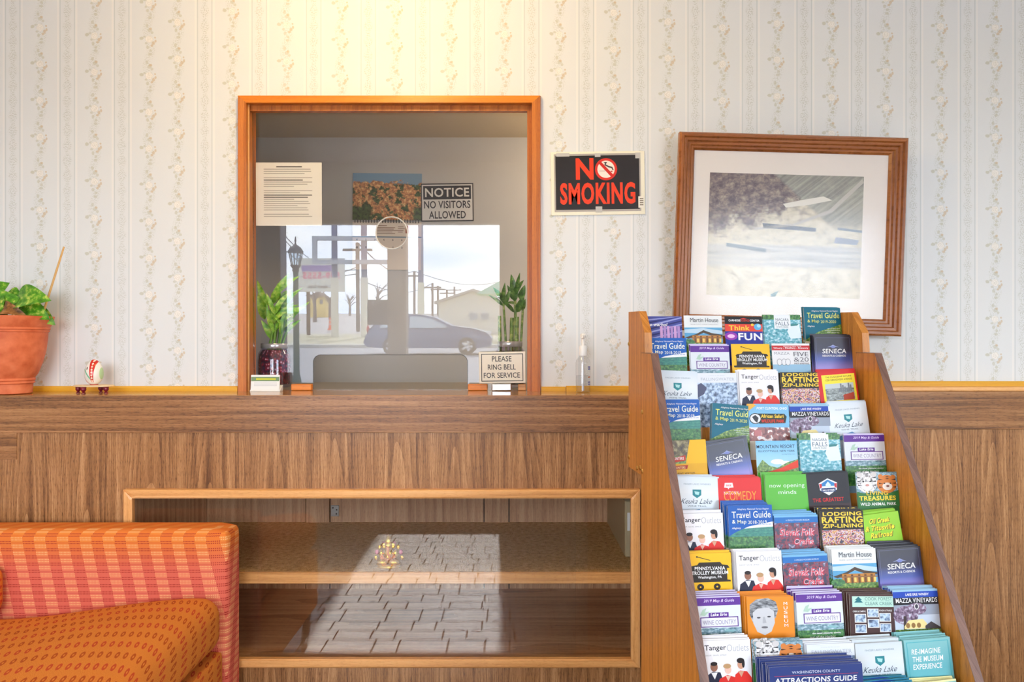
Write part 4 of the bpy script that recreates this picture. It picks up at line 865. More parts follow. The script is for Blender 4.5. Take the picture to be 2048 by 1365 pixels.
for i, t in enumerate(('8', '9', '10', '11', '12', '13', '14')): p.text('number', t, .06 + .13 * i, .08 + .13 * i, .78, .02, flat((70, 60, 60), .6), .0014, .02)
p = Plate('notice_sign', 'white and dark sign NOTICE NO VISITORS ALLOWED on the office wall', 'sign', 842, 947, 367, 443, YW, -.014)
NV = flat((52, 54, 66), .5); p.board('plate', 0, 0, 1, 1, NV, 0, .0012, .0006); p.board('white_field', .02, .03, .98, .97, flat((226, 224, 222), .5), .0012, .0016, .0004)
p.board('dark_field', .045, .065, .955, .42, NV, .0016, .002, .0003)
p.text('lettering', 'NOTICE', .08, .92, .36, .24, flat((236, 234, 230), .5), .0024, .02); p.text('lettering', 'NO VISITORS', .06, .94, .66, .2, NV, .0024, .015); p.text('lettering', 'ALLOWED', .15, .85, .93, .2, NV, .0024, .015)

# things on the ledge -------------------------------------------------
p = Plate('bell_sign', 'small cream sign PLEASE RING BELL FOR SERVICE', 'sign', 958, 1051, 704, 767, 2.512, -.012)
p.board('plate', 0, 0, 1, 1, flat((238, 232, 216), .5), -.002, .0012, .0012)
LB = flat((64, 66, 66), .5)
for a in ((.05, .06, .95, .085), (.05, .915, .95, .94), (.05, .085, .066, .915), (.934, .085, .95, .915)): p.board('border', *a, LB, .0012, .0016, .0001)
p.text('lettering', 'PLEASE', .28, .70, .31, .17, LB, .0018, .008); p.text('lettering', 'RING BELL', .19, .79, .57, .17, LB, .0018, .008); p.text('lettering', 'FOR SERVICE', .1, .88, .83, .17, LB, .0018, .008)
MB().bbox(-.036, .03, -.012, .012, LEDGE - p.o.location.z + .0005, -p.h / 2 - .0005, .003).build('chrome_foot', M['chrome'], p.o, world=False)

cd = thing('card_holder', P(533, 783, 2.49), 'white holder with business cards in front of the red bead jar', 'card holder'); cd.location.z = LEDGE
cw = 60 / F * 2.49 / 2; ch = 33 / F * 2.49
MB().hull([(-cw, -.016, .0005), (cw, -.016, .0005), (-cw, .016, .0005), (cw, .016, .0005), (-cw, -.014, .004), (cw, -.014, .004), (-cw, .016, .02), (cw, .016, .02)]).build('base', flat((232, 234, 232), .35), cd, world=False)
MB().hull([(-cw + .001, -.012, .0045), (cw - .003, -.012, .0045), (-cw + .001, -.006, ch), (cw - .004, -.006, ch), (-cw + .001, -.008, .01), (cw - .003, -.008, .01), (-cw + .001, -.0025, ch), (cw - .004, -.0025, ch)]).build('cards', flat((238, 240, 238), .5), cd, world=False)
m = MB(); fy = lambda t: -.01205 + .006 * (t - .0045) / (ch - .0045) - .0004
m.add([(-cw + .002, fy(.62 * ch), .62 * ch), (cw - .005, fy(.62 * ch), .62 * ch), (cw - .005, fy(.88 * ch), .88 * ch), (-cw + .002, fy(.88 * ch), .88 * ch)], [(0, 1, 2, 3)], 0)
m.add([(-cw + .018, fy(.7 * ch) - .0002, .7 * ch), (cw - .016, fy(.7 * ch) - .0002, .7 * ch), (cw - .016, fy(.8 * ch) - .0002, .8 * ch), (-cw + .018, fy(.8 * ch) - .0002, .8 * ch)], [(0, 1, 2, 3)], 1)
for t in (.5, .42, .34): m.add([(-cw + .012, fy(t * ch), t * ch), (cw - .012, fy(t * ch), t * ch), (cw - .012, fy(t * ch), (t + .03) * ch), (-cw + .012, fy(t * ch), (t + .03) * ch)], [(0, 1, 2, 3)], 2)
m.build('card_print', [flat((120, 150, 110)), flat((206, 210, 60)), flat((200, 202, 206))], cd, world=False)

# hand sanitiser
s0 = P(1166, 785, 2.43); s0.z = LEDGE
sb = thing('sanitizer_bottle', s0, 'clear plastic hand sanitiser bottle with a white pump', 'bottle')
k = 1 / F * 2.43
MB().lathe([(.0, .001), (13 * k, .001), (14.5 * k, .004), (14.5 * k, 60 * k), (13 * k, 66 * k), (7 * k, 72 * k), (6.5 * k, 76 * k)], s0, 24, cap=False).build('body', pane('clear_plastic', (250, 251, 252), .06, .05), sb, True)
MB().lathe([(0, .002), (12.8 * k, .002), (13.6 * k, .005), (13.6 * k, 34 * k), (0, 34 * k)], s0, 24, cap=False).build('gel', pane('gel', (248, 250, 252), .02, .05), sb, True)
MB().lathe([(8.5 * k, 74 * k), (8.5 * k, 92 * k), (7.5 * k, 94 * k), (3.4 * k, 94 * k)], s0, 20).build('pump_collar', flat((238, 240, 240), .4), sb, True)
m = MB().lathe([(3 * k, 94 * k), (3.6 * k, 100 * k), (3 * k, 108 * k), (5.5 * k, 110 * k), (6 * k, 115 * k), (4 * k, 118 * k)], s0, 16); m.tube([s0 + Vector((0, -.004, 113 * k)), s0 + Vector((-.004, -.022, 112 * k)), s0 + Vector((-.005, -.027, 108 * k))], .0035)
m.build('pump_head', flat((240, 238, 232), .4), sb, True)
MB().tube([s0 + Vector((0, 0, .006)), s0 + Vector((0, 0, 80 * k))], .0034).build('dip_tube', flat((232, 234, 236), .4), sb, True)
m = MB()
for i, (z_, c_) in enumerate(((50, 0), (46, 0), (30, 1), (20, 0), (16, 0))):
    a0 = -.9; m.add([s0 + Vector((14.7 * k * math.cos(a), 14.7 * k * math.sin(a), (z_ + h) * k)) for h in (0, 2.6) for a in (a0, a0 + .5)], [(0, 1, 3, 2)], c_)
m.build('label_print', [flat((70, 80, 190)), flat((220, 120, 50))], sb)

# painted egg on a little stand
e0 = P(188, 787, 2.40); e0.z = LEDGE
st = thing('egg_stand', e0, 'tiny round tray on four turned red legs', 'stand')
MB().lathe([(.062, .0215), (.064, .023), (.064, .026), (.062, .0265), (.001, .0265)], e0, 32, sy=.55).build('tray', flat((236, 206, 160), .4), st, True)
for dx, dy in ((-.048, -.004), (-.02, -.024), (.01, .022), (.044, -.01)):
    MB().lathe([(.0065, .0005), (.0065, .003), (.003, .005), (.0065, .009), (.0085, .013), (.0075, .017), (.009, .0215)], e0 + Vector((dx, dy, 0)), 14).build('leg', flat((128, 30, 44), .3), st, True)
eg = thing('painted_egg', e0 + Vector((.0, 0, .0265)), 'white painted egg with a red beaded stripe and green lines', 'ornament')
n = NT('egg_paint', .25); x, y, z = n.xyz('Object'); H = 51 / F * 2.4
zz = n.m('DIVIDE', z, H); xx_ = n.m('DIVIDE', x, .028)
s1 = n.m('MULTIPLY', n.m('LESS_THAN', n.m('ABSOLUTE', n.m('SUBTRACT', xx_, .22)), n.m('MULTIPLY_ADD', zz, .28, .08)), n.m('GREATER_THAN', zz, .12))
bead = n.m('LESS_THAN', n.m('SQRT', n.m('ADD', n.m('POWER', n.m('MULTIPLY', n.m('SUBTRACT', xx_, .22), 1.0), 2.0), n.m('POWER', n.m('MULTIPLY', n.m('SUBTRACT', n.m('FRACT', n.m('MULTIPLY', zz, 9.0)), .5), .24), 2.0))), .09)
cc = n.mix(s1, (238, 236, 226), (206, 44, 30)); cc = n.mix(n.m('MULTIPLY', s1, bead), cc, (248, 220, 196))
l1 = n.m('LESS_THAN', n.m('ABSOLUTE', n.m('ADD', n.m('MULTIPLY', xx_, .5), n.m('SUBTRACT', zz, .28))), .045); cc = n.mix(n.m('MULTIPLY', l1, n.m('LESS_THAN', xx_, 0.05)), cc, (110, 190, 150))
l2 = n.m('LESS_THAN', n.m('ADD', n.m('MULTIPLY', xx_, .5), zz), -.08); cc = n.mix(l2, cc, (220, 90, 76))
l3 = n.m('GREATER_THAN', xx_, .86); cc = n.mix(n.m('MULTIPLY', l3, .7), cc, (150, 206, 120)); ey = n.m('LESS_THAN', n.m('ADD', n.m('POWER', n.m('ADD', xx_, .32), 2.0), n.m('POWER', n.m('SUBTRACT', zz, .66), 2.0)), .004); cc = n.mix(ey, cc, (50, 44, 44))
M['egg'] = n.color(cc)
m = MB(); kk = 14
m.lathe([(.0275 * math.sin(PI * i / kk) * (1 + .13 * math.cos(PI * i / kk)), H / 2 - H / 2 * math.cos(PI * i / kk)) for i in range(kk + 1)], (0, 0, 0), 28, cap=False); m.build('shell', M['egg'], eg, True, world=False)
MB().lathe([(.004, .0), (.012, .0002), (.013, .002), (.004, .003)], (0, 0, 0), 16).build('ring', flat((210, 90, 76)), eg, True, world=False)

# leaves ---------------------------------------------------------------
def leaf(base, tip, width, droop, mat, parent, name='leaf', up=Vector((0, -.35, 1)), seg=9, shape=1.0, fold=.25):
    base, tip = Vector(base), Vector(tip); d = tip - base; L = d.length; sd = d.cross(up).normalized(); nrm = sd.cross(d).normalized(); m = MB(); vs = []
    for i in range(seg + 1):
        t = i / seg; wd = width * (math.sin(PI * t ** (.62 * shape)) ** .8 if 0 < t < 1 else 0) / 2
        c = base + d * t + nrm * (math.sin(PI * t) * droop * L)
        vs += [c - sd * wd + nrm * wd * fold, c - sd * wd * .5 + nrm * wd * fold * .3, c, c + sd * wd * .5 + nrm * wd * fold * .3, c + sd * wd + nrm * wd * fold]
    m.add(vs, [(i * 5 + j, i * 5 + j + 1, (i + 1) * 5 + j + 1, (i + 1) * 5 + j) for i in range(seg) for j in range(4)])
    o = m.build(name, mat, parent, True); return o
def leafmat(name, a, b_, c_, sc_=60):
    n = NT(name, .35, .5); x, y, z = n.xyz('World'); q = n.noise(n.comb(n.m('MULTIPLY', x, 1.0), z), sc_, 3, .6); m_ = n.color(n.ramp(q, [(.36, a), (.52, b_), (.68, c_)]))
    n.b.inputs['Transmission Weight'].default_value = 0; return m_
LM1 = leafmat('pothos_leaf', (58, 120, 22), (96, 160, 34), (196, 206, 96)); LM2 = leafmat('bamboo_leaf', (96, 160, 40), (150, 200, 64), (206, 224, 110)); LM3 = leafmat('dark_bamboo_leaf', (36, 84, 28), (70, 122, 46), (130, 168, 84)); DEAD = leafmat('dry_leaf', (90, 58, 26), (140, 92, 44), (176, 124, 66))

# potted pothos
Yp = 2.375; p0 = P(18, 790, Yp); p0.z = LEDGE; kp = 1 / F * Yp
pot = thing('plant_pot', p0, 'terracotta coloured pot with ribbed bands on the ledge', 'pot')
n = NT('terracotta', .55, .3); x, y, z = n.xyz('Object'); M['terra'] = n.color(n.ramp(n.noise(n.comb(x, y, z), 26, 4), [(.3, (198, 96, 56)), (.6, (222, 122, 78)), (.8, (228, 138, 96))]))
pf = [(0, .001), (38, .001), (40, 2), (41, 12), (41.5, 20), (45, 22), (43.5, 26), (46, 28), (44.5, 32), (50, 40), (58, 62), (64, 86), (67, 112), (67.5, 123), (70, 124), (69, 128), (71.5, 129), (70.5, 133), (73, 136), (77, 148), (79, 155), (75.5, 155), (70, 138), (60, 130), (0, 130)]
MB().lathe([(a * kp, b_ * kp if b_ > .01 else .001) for a, b_ in pf], p0, 40, cap=False).build('pot_body', M['terra'], pot, True)
MB().lathe([(0, 136 * kp), (50 * kp, 137 * kp), (70 * kp, 134 * kp)], p0, 30, cap=False).build('soil', flat((74, 56, 42), .9), pot, True)
pl = thing('pothos_plant', p0 + Vector((0, 0, 136 * kp)), 'variegated green pothos growing in the terracotta pot', 'plant')
for (bx_, by_, tx, ty, wd, dr, dy, mt) in ((-10, 625, 46, 600, 60, .28, -.03, LM1), (10, 590, 44, 612, 44, .2, -.01, LM1), (30, 604, 103, 602, 56, .16, -.05, LM1), (40, 612, 100, 640, 44, .1, -.02, LM1), (60, 618, 111, 651, 34, .12, .02, LM1), (-14, 600, -2, 640, 46, .1, -.08, LM1), (5, 640, -30, 600, 50, .3, -.05, LM1), (-20, 610, 20, 566, 60, .22, .0, LM1), (8, 632, 56, 634, 34, .4, -.06, DEAD), (2, 606, 30, 612, 14, .3, -.04, DEAD)):
    a, d = P(bx_, by_, Yp + dy * .4), P(tx, ty, Yp + dy); leaf(a, d, wd * kp * 1.0, dr, mt, pl, up=Vector((.1, -1, .55)))
for (ax, ay, bx_, by_) in ((14, 640, 10, 592), (20, 640, 32, 604), (24, 640, 42, 612), (26, 640, 60, 618), (8, 640, -10, 625)): MB().tube([P(ax, ay, Yp), P((ax + bx_) / 2 + 3, (ay + by_) / 2, Yp), P(bx_, by_, Yp)], .0022).build('stem', flat((110, 140, 60)), pl, True)
sk = MB(); a, d = P(82, 640, Yp - .01), P(128, 494, Yp + .05); sk.tube([a + (d - a) * t for t in (0, .28, .66, .67, .68, 1)], [.0036, .0034, .0032, .004, .0032, .0028])
sk.build('support_stick', flat((206, 164, 104), .6), pl, True)

# two jars of lucky bamboo behind the glass
def jar(cx_, base_y, top_y, rad, Yj, label, dark):
    c0 = P(cx_, base_y, Yj); c0.z = LEDGE; kj = 1 / F * Yj; hh = (base_y - top_y) * kj; r = rad * kj
    t = thing('glass_jar', c0, label, 'jar')
    MB().lathe([(0, .002), (r * .9, .002), (r, .008), (r, hh * .62), (r * .94, hh * .78), (r * .76, hh * .88), (r * .76, hh * .97), (r * .8, hh), (r * .72, hh), (r * .7, hh * .88), (r * .9, hh * .76), (r * .95, .012)], c0, 32, cap=False).build('glass_wall', M['jar'], t, True)
    MB().lathe([(r * .78, hh * .885), (r * .81, hh * .90), (r * .81, hh * .985), (r * .78, hh)], c0, 32, cap=False).build('rim', flat((200, 200, 206), .2, .5, .6), t, True)
    return t, c0, kj, hh, r
jt_, c0, kj, hh, r = jar(549, 778, 690, 33, 2.70, 'glass jar of dark red beads behind the reception glass, left', 0)
n = NT('red_beads', .15, .6); x, y, z = n.xyz('Object'); an = n.m('ARCTAN2', y, x); vec = n.comb(n.m('MULTIPLY', an, r), z)
dv_ = n.vor(vec, 85); cc = n.ramp(dv_, [(.15, (236, 200, 206)), (.28, (168, 26, 44)), (.6, (88, 14, 36)), (.9, (50, 14, 34))]); n.bump(n.m('MULTIPLY', dv_, -1.0), .8, .004); M['beads'] = n.color(cc)
tag(MB().lathe([(0, .013), (r * .9, .013), (r * .93, .02), (r * .93, hh * .6), (r * .88, hh * .74), (r * .68, hh * .86), (0, hh * .86)], c0, 32, cap=False).build('bead_filling', M['beads'], jt_, True), kind='stuff')
bp = thing('lucky_bamboo', c0 + Vector((0, 0, hh * .86)), 'bushy light green lucky bamboo in the red bead jar', 'plant')
rr = random.Random(11); zt = c0.z + hh * .86
for i in range(9):
    a = 2 * PI * i / 9; bs = Vector((c0.x + .022 * math.cos(a), c0.y + .022 * math.sin(a), zt)); hgt = rr.uniform(.09, .19); tp = bs + Vector((.045 * math.cos(a) + rr.uniform(-.012, .012), .03 * math.sin(a), hgt))
    if tp.x < OX0 + .035: tp.x = OX0 + .035
    MB().tube([bs, bs.lerp(tp, .5) + Vector((.004, 0, .01)), tp], [.0042, .0036, .0026]).build('stalk', flat((126, 168, 70), .4), bp, True)
    for j in range(5):
        b0 = bs.lerp(tp, .45 + .13 * j); ang = rr.uniform(0, 2 * PI); ln = rr.uniform(.07, .12); d = Vector((math.cos(ang) * ln * .7, math.sin(ang) * ln * .35, ln * rr.uniform(.1, .9)))
        tip = b0 + d; tip.x = max(tip.x, OX0 + .02); tip.y = max(tip.y, YG + .04)
        leaf(b0, tip, rr.uniform(.013, .022), rr.uniform(.05, .2), LM2, bp, seg=6, shape=1.1, up=Vector((.1, -1, .6)))
for (bx_, by_, tx, ty, wd) in ((540, 600, 600, 552, 15), (552, 640, 612, 615, 17), (545, 610, 580, 545, 16), (535, 620, 514, 560, 14), (560, 660, 590, 640, 10), (548, 680, 522, 640, 14), (556, 625, 606, 575, 12), (530, 640, 516, 585, 16)): leaf(P(bx_, by_, 2.69), P(tx, ty, 2.66), wd * kj, .1, LM2, bp, seg=7, shape=1.1, up=Vector((.1, -1, .4)))
jt2, c0, kj, hh, r = jar(1020, 778, 686, 31, 2.70, 'clear glass jar behind the bell sign', 1)
MB().lathe([(0, .013), (r * .9, .013), (r * .92, hh * .6), (r * .86, hh * .74), (r * .66, hh * .8), (0, hh * .8)], c0, 28, cap=False).build('water', pane('dark_water', (120, 140, 110), .05), jt2, True)
b2p = thing('lucky_bamboo', c0 + Vector((0, 0, .014)), 'upright dark green lucky bamboo stalks rising behind the bell sign', 'plant')
for (x0, x1, yt, rd) in ((1001, 999, 632, 3.6), (1022, 1024, 636, 4.4), (1031, 1034, 634, 4.4), (1016, 1006, 590, 2.4), (1034, 1030, 600, 3), (1038, 1046, 612, 2.4)):
    bs = P(x0, 760, 2.70); tp = P(x1, yt, 2.70 + rr.uniform(-.02, .02)); pts = [bs.lerp(tp, t) for t in (0, .3, .32, .34, .62, .64, .66, 1)]
    MB().tube(pts, [rd * kj * q for q in (1, 1, 1.2, 1, 1, 1.2, 1, .95)], 10).build('stalk', leafmat('bamboo_stalk', (84, 120, 50), (120, 150, 70), (176, 186, 110)), b2p, True)
for (bx_, by_, tx, ty, wd) in ((1030, 605, 1022, 548, 16), (1028, 590, 1048, 560, 12), (1032, 580, 1040, 545, 8), (1006, 612, 976, 590, 8), (1004, 605, 1010, 565, 10), (1004, 600, 986, 575, 10), (1028, 625, 1000, 600, 9), (1034, 625, 1049, 590, 14), (1032, 610, 1012, 606, 8), (1040, 600, 1050, 570, 14), (1044, 620, 1051, 598, 10), (1010, 610, 1022, 575, 9), (1026, 600, 1014, 570, 10)):
    a = P(bx_, by_, 2.70); d = P(tx, ty, 2.68 + rr.uniform(-.03, .02)); d.x = min(d.x, OX1 - .015); leaf(a, d, wd * kj * 1.0, .1, LM3, b2p, seg=7, shape=1.15, up=Vector((.1, -1, .4)))

# golden seated figurine in the showcase
g0 = P(777, 1143, 2.40); g0.z = SH; kg = 1 / F * 2.40
GD = flat((226, 180, 60), .22, .5, .85); PK = flat((206, 110, 140), .4); GR = flat((70, 130, 80), .35); OR = flat((226, 130, 70), .35)
fg = thing('figurine', g0, 'small golden seated figurine on the carpeted showcase shelf', 'figurine')
def fb(nm, mat, *balls):
    for a in balls: MB().ball(g0 + Vector((a[0] * kg, a[1] * kg, a[2] * kg)), tuple(q * kg for q in a[3:]), 14, 9).build(nm, mat, fg, True)
MB().lathe([(24 * kg, .0005), (26 * kg, 3 * kg), (24 * kg, 6 * kg), (25 * kg, 8 * kg), (22 * kg, 9 * kg)], g0, 20, sy=.6).build('base', GD, fg, True)
fb('torso', GD, (0, 0, 26, 11, 9, 14)); fb('head', GD, (0, -2, 45, 8, 7.5, 8)); fb('leg', GD, (-11, -6, 13, 12, 8, 6)); fb('leg', GD, (11, -6, 13, 12, 8, 6)); fb('arm', GD, (-14, -1, 27, 5, 5, 9), (14, -1, 27, 5, 5, 9)); fb('hand', OR, (-12, -8, 22, 4, 4, 4), (12, -8, 24, 4, 4, 4)); fb('ear', GD, (-9, -1, 44, 5, 2, 6), (9, -1, 44, 5, 2, 6))
fb('garland', OR, *[(11 * math.cos(t), -8.5, 27 + 9 * math.sin(t), 2, 2, 2) for t in [PI + PI * i / 8 for i in range(9)]])
MB().lathe([(8 * kg, 50 * kg), (8.5 * kg, 53 * kg), (6 * kg, 58 * kg), (4 * kg, 63 * kg), (.5 * kg, 66 * kg)], g0, 16).build('crown', GD, fg, True)
MB().tube([g0 + Vector((0, -8 * kg, 42 * kg)), g0 + Vector((1 * kg, -12 * kg, 32 * kg)), g0 + Vector((5 * kg, -13 * kg, 22 * kg))], [3.4 * kg, 2.8 * kg, 2 * kg]).build('trunk', OR, fg, True)
for a in range(9):
    t = PI * a / 8; q = g0 + Vector((26 * kg * math.cos(t), 5 * kg, (18 + 30 * math.sin(t)) * kg)); MB().ball(q, (4 * kg, 2 * kg, 5 * kg), 10, 6).build('halo_petal', PK if a % 2 else GD, fg, True)

# ------------------------------------------------------------------ sofa
def rbox(x0, x1, y0, y1, z0, z1, r, cuts=16, fn=None):
    bm = bmesh.new(); bmesh.ops.create_cube(bm, size=2.0); bmesh.ops.subdivide_edges(bm, edges=bm.edges[:], cuts=cuts, use_grid_fill=True)
    h = Vector(((x1 - x0) / 2, (y1 - y0) / 2, (z1 - z0) / 2)); c = Vector(((x0 + x1) / 2, (y0 + y1) / 2, (z0 + z1) / 2)); m = MB(); vs = []
    for v in bm.verts:
        g_ = [math.copysign(abs(v.co[i]) ** .55, v.co[i]) * h[i] for i in range(3)]       # denser towards the edges
        inn = Vector([max(-h[i] + r, min(h[i] - r, g_[i])) for i in range(3)]); d = Vector(g_) - inn
        q = c + (inn + d.normalized() * r if d.length > 1e-9 else Vector(g_)); vs.append(fn(q) if fn else q)
    bm.verts.index_update(); m.add(vs, [[v.index for v in f.verts] for f in bm.faces]); bm.free(); return m
def sofa_weave():
    n = NT('sofa_weave', .85, .15); x, y, z = n.xyz('World'); h = n.m('SUBTRACT', x, y)
    row = n.m('DIVIDE', z, .0208); ri = n.m('FLOOR', row); u = n.m('ADD', n.m('DIVIDE', h, .0664), n.m('MULTIPLY', z, 3.0))
    lightcol = n.m('GREATER_THAN', n.m('FRACT', u), .5)
    rf = n.m('FRACT', n.m('ADD', row, n.m('MULTIPLY', lightcol, .5)))
    dots = n.m('GREATER_THAN', n.m('FRACT', n.m('DIVIDE', h, .0042)), .38)
    ln = n.m('MAXIMUM', n.m('LESS_THAN', n.m('ABSOLUTE', n.m('SUBTRACT', rf, .3)), .065), n.m('LESS_THAN', n.m('ABSOLUTE', n.m('SUBTRACT', rf, .58)), .065))
    st_ = n.m('MULTIPLY', ln, dots)
    tint = n.ss(z, .56, .67)
    base = n.mix(tint, (214, 104, 84), (218, 118, 52)); lite = n.mix(tint, (222, 124, 94), (222, 132, 60))
    cc = n.mix(n.m('MULTIPLY', lightcol, n.m('LESS_THAN', rf, .75)), base, lite)
    cc = n.mix(n.m('MULTIPLY', st_, n.m('SUBTRACT', 1.0, lightcol)), cc, (164, 52, 44)); cc = n.mix(n.m('MULTIPLY', st_, lightcol), cc, (234, 176, 120))
    n.bump(n.noise(n.comb(h, z), 900, 2), .4, .001); return n.color(cc)
def sofa_dash():
    n = NT('cushion_weave', .85, .15); x, y, z = n.xyz('World')
    v = y; x = n.m('SUBTRACT', x, z); v = n.m('ADD', v, n.m('MULTIPLY', n.m('SINE', n.m('MULTIPLY', x, 5.0)), .02))
    row = n.m('DIVIDE', v, .06); rf = n.m('FRACT', row); odd = n.m('GREATER_THAN', n.m('FRACT', n.m('DIVIDE', row, 2.0)), .5)
    u = n.m('FRACT', n.m('ADD', n.m('DIVIDE', n.m('ADD', x, n.m('MULTIPLY', v, .25)), .0205), n.m('MULTIPLY', odd, .5)))
    ed = n.m('ADD', n.m('POWER', n.m('DIVIDE', n.m('SUBTRACT', u, .5), .26), 2.0), n.m('POWER', n.m('DIVIDE', n.m('SUBTRACT', rf, .5), .28), 2.0))
    ring = n.m('MULTIPLY', n.m('LESS_THAN', ed, 1.0), n.m('GREATER_THAN', ed, .12))
    wv = n.noise(n.comb(n.m('MULTIPLY', x, 1.0), v), 700, 2)
    cc = n.ramp(wv, [(.35, (196, 106, 36)), (.65, (226, 146, 66))]); cc = n.mix(n.m('MULTIPLY', ring, .85), cc, n.mix(odd, (168, 70, 26), (186, 62, 40)))
    n.bump(wv, .5, .001); return n.color(cc)
M['weave'] = sofa_weave(); M['dash'] = sofa_dash()
SXR = -.823
sf = thing('sofa', (-1.55, 1.9, 0), 'orange and salmon woven sofa in front of the showcase', 'sofa')
rbox(-2.35, SXR, 2.168, 2.285, .12, .69, .028).build('backrest', M['weave'], sf, True)
rbox(-2.33, SXR - .004, 1.42, 2.166, .1, .352, .025, 10).build('seat_base', M['dash'], sf, True)
def puff(q):
    t = max(0, min(1, (SXR - .03 - q.x) / .62)); w_ = max(0, min(1, (q.z - .36) / .14)); e = min(abs(q.x - SXR), .25) / .25
    q = q.copy(); q.z -= .062 * t * t * (3 - 2 * t) * w_; q.z += .018 * w_ * math.sin(PI * max(0, min(1, (q.y - 1.45) / .7))) * e; return q
rbox(-1.62, SXR - .003, 1.43, 2.163, .354, .51, .055, 22, puff).build('seat_cushion', M['dash'], sf, True)
rbox(-2.33, -1.625, 1.43, 2.163, .354, .45, .045, 12).build('seat_cushion', M['dash'], sf, True)
rbox(-2.2, -1.452, 2.06, 2.166, .455, .60, .04, 12).build('back_cushion', M['dash'], sf, True)
for x in (-2.28, SXR - .05):
    for y in (1.47, 2.24): MB().lathe([(.016, 0.0005), (.022, .1)], (x, y, .002), 12).build('foot', flat((60, 40, 28), .5), sf, True)

# ------------------------------------------------------------------ the street behind the camera, met again in the reception glass
def RF(px, py, D): return Vector(((px - CX) / F * D, 2 * YG - D, EYE - (py + 45 * (1 - YG / D) - CY) / F * D))
n = NT('asphalt', .9); x, y, z = n.xyz('World'); M['asph'] = n.color(n.ramp(n.noise(n.comb(x, y), 1.4, 5), [(.3, (118, 118, 124)), (.7, (152, 152, 158))]))
struct('ground_forecourt', MB().box(-90, 90, -29, YF - .16, -.25, -.02), M['asph'], 'grey asphalt forecourt')
struct('ground_kerb', MB().box(-90, 90, -30, -29, -.25, .12), flat((196, 194, 188), .8), 'pale concrete kerb')
struct('ground_verge', MB().box(-90, 90, -56, -30, -.25, .06), speckle('verge_grass', [(150, 146, 110), (176, 168, 132), (200, 192, 168)], 2), 'dry grass verge')
struct('ground_road', MB().add([(-140, -56, .02), (140, -56, .02), (140, -130, 2.2), (-140, -130, 2.2)], [(0, 1, 2, 3)]), flat((176, 172, 172), .9), 'pale road rising behind the verge')
pc = thing('post_with_added_shade', (-1.9, -2.6, 2.6), 'timber post under an added unseen slab that shades the street window', 'canopy')
MB().box(-3.2, -.92, -3.95, YF - .165, 2.6, 2.72).build('added_shade_slab', flat((150, 140, 128), .7), pc)  # added slab out of view, keeps sun off the left of the window
q = RF(796, 600, 8.0); MB().box(q.x - .098, q.x + .098, q.y - .09, q.y + .09, -.019, 2.5995).build('post', wood('post_timber', (104, 96, 92), (134, 124, 118), (156, 146, 138), 'z', k=30, rough=.8), pc)
q = RF(755, 625, 7.8); nb_ = thing('notice_board', q, 'dark square board fixed to the timber post', 'board')
MB().bbox(q.x - .105, q.x + .105, q.y - .012, q.y + .012, q.z - .13, q.z + .13, .004).build('panel', flat((62, 64, 78), .6), nb_); MB().box(q.x - .06, q.x - .03, q.y + .0125, q.y + .016, q.z + .08, q.z + .12).build('clip', flat((190, 190, 196)), nb_)
MB().box(q.x + .105, q.x + .24, q.y - .01, q.y + .01, q.z - .02, q.z + .02).build('arm', flat((90, 90, 96)), nb_)
wv_ = thing('entrance_pier', (-2.14, -1.55, 0), 'dark blue painted pier beside the street window', 'pier')
MB().bbox(-2.36, -2.01, -1.6, -1.42, -.019, 2.58, .006).build('shaft', flat((46, 66, 108), .5), wv_); MB().bbox(-2.38, -2.0, -1.61, -1.41, -.019, .3, .006).build('plinth', flat((60, 70, 92), .6), wv_)
# street lamp
D = 13.0; q = RF(592, 545, D); zl = q.z; la = thing('street_lamp', (q.x - .1, q.y, -.02), 'dark green lantern post lamp reflected in the reception glass', 'street lamp'); lx, ly = q.x, q.y
GN = flat((36, 74, 72), .45); IR = flat((44, 52, 70), .4)
MB().lathe([(.16, 0), (.16, .06), (.085, .14), (.075, .3), (.055, .36), (.045, zl + .02)], (lx, ly, -.019), 16).build('post', GN, la, True)
MB().lathe([(.045, 0), (.07, .03), (.05, .06), (.075, .09), (.1, .12)], (lx, ly, zl), 12).build('collar', IR, la, True)
MB().lathe([(.075, .12), (.12, .34)], (lx, ly, zl), 6, cap=False).build('lantern_glass', pane('lantern_glass', (225, 232, 236), .08), la)
for i in range(6): a = 2 * PI * i / 6; MB().tube([(lx + .075 * math.cos(a), ly + .075 * math.sin(a), zl + .12), (lx + .12 * math.cos(a), ly + .12 * math.sin(a), zl + .34)], .008, 5).build('lantern_bar', IR, la)
MB().lathe([(.14, .34), (.135, .36), (.1, .42), (.05, .46), (.02, .48), (.012, .52), (.02, .54), (.004, .62)], (lx, ly, zl), 16).build('cap', IR, la, True)
# empty pylon sign on two tall poles, one pole apart
D = 50.0; z0_, z1_ = RF(0, 530, D).z, RF(0, 475, D).z; xa, xb = RF(630, 0, D).x, RF(812, 0, D).x; Yq = 2 * YG - D
py_ = thing('pylon_sign', ((xa + xb) / 2, Yq, 0), 'tall street sign with an empty metal frame on two poles', 'sign')
FRM = flat((150, 158, 176), .5)
for a in ((xa, xb, z1_ - .28, z1_), (xa, xb, z0_, z0_ + .28), (xa, xa + .28, z0_ + .28, z1_ - .28), (xb - .28, xb, z0_ + .28, z1_ - .28)): MB().box(a[0], a[1], Yq + .3, Yq + .6, a[2], a[3]).build('frame_bar', FRM, py_)
for pxx in (670, 729):
    x = RF(pxx, 0, D).x; zc = RF(0, 556, D).z; MB().lathe([(.2, 0), (.2, 11 - zc)], (x, Yq, zc), 14).build('pole_upper', flat((84, 98, 138), .5), py_, True); MB().lathe([(.25, .05), (.25, zc)], (x, Yq, 0), 14).build('pole_lower', flat((222, 220, 214), .6), py_, True)
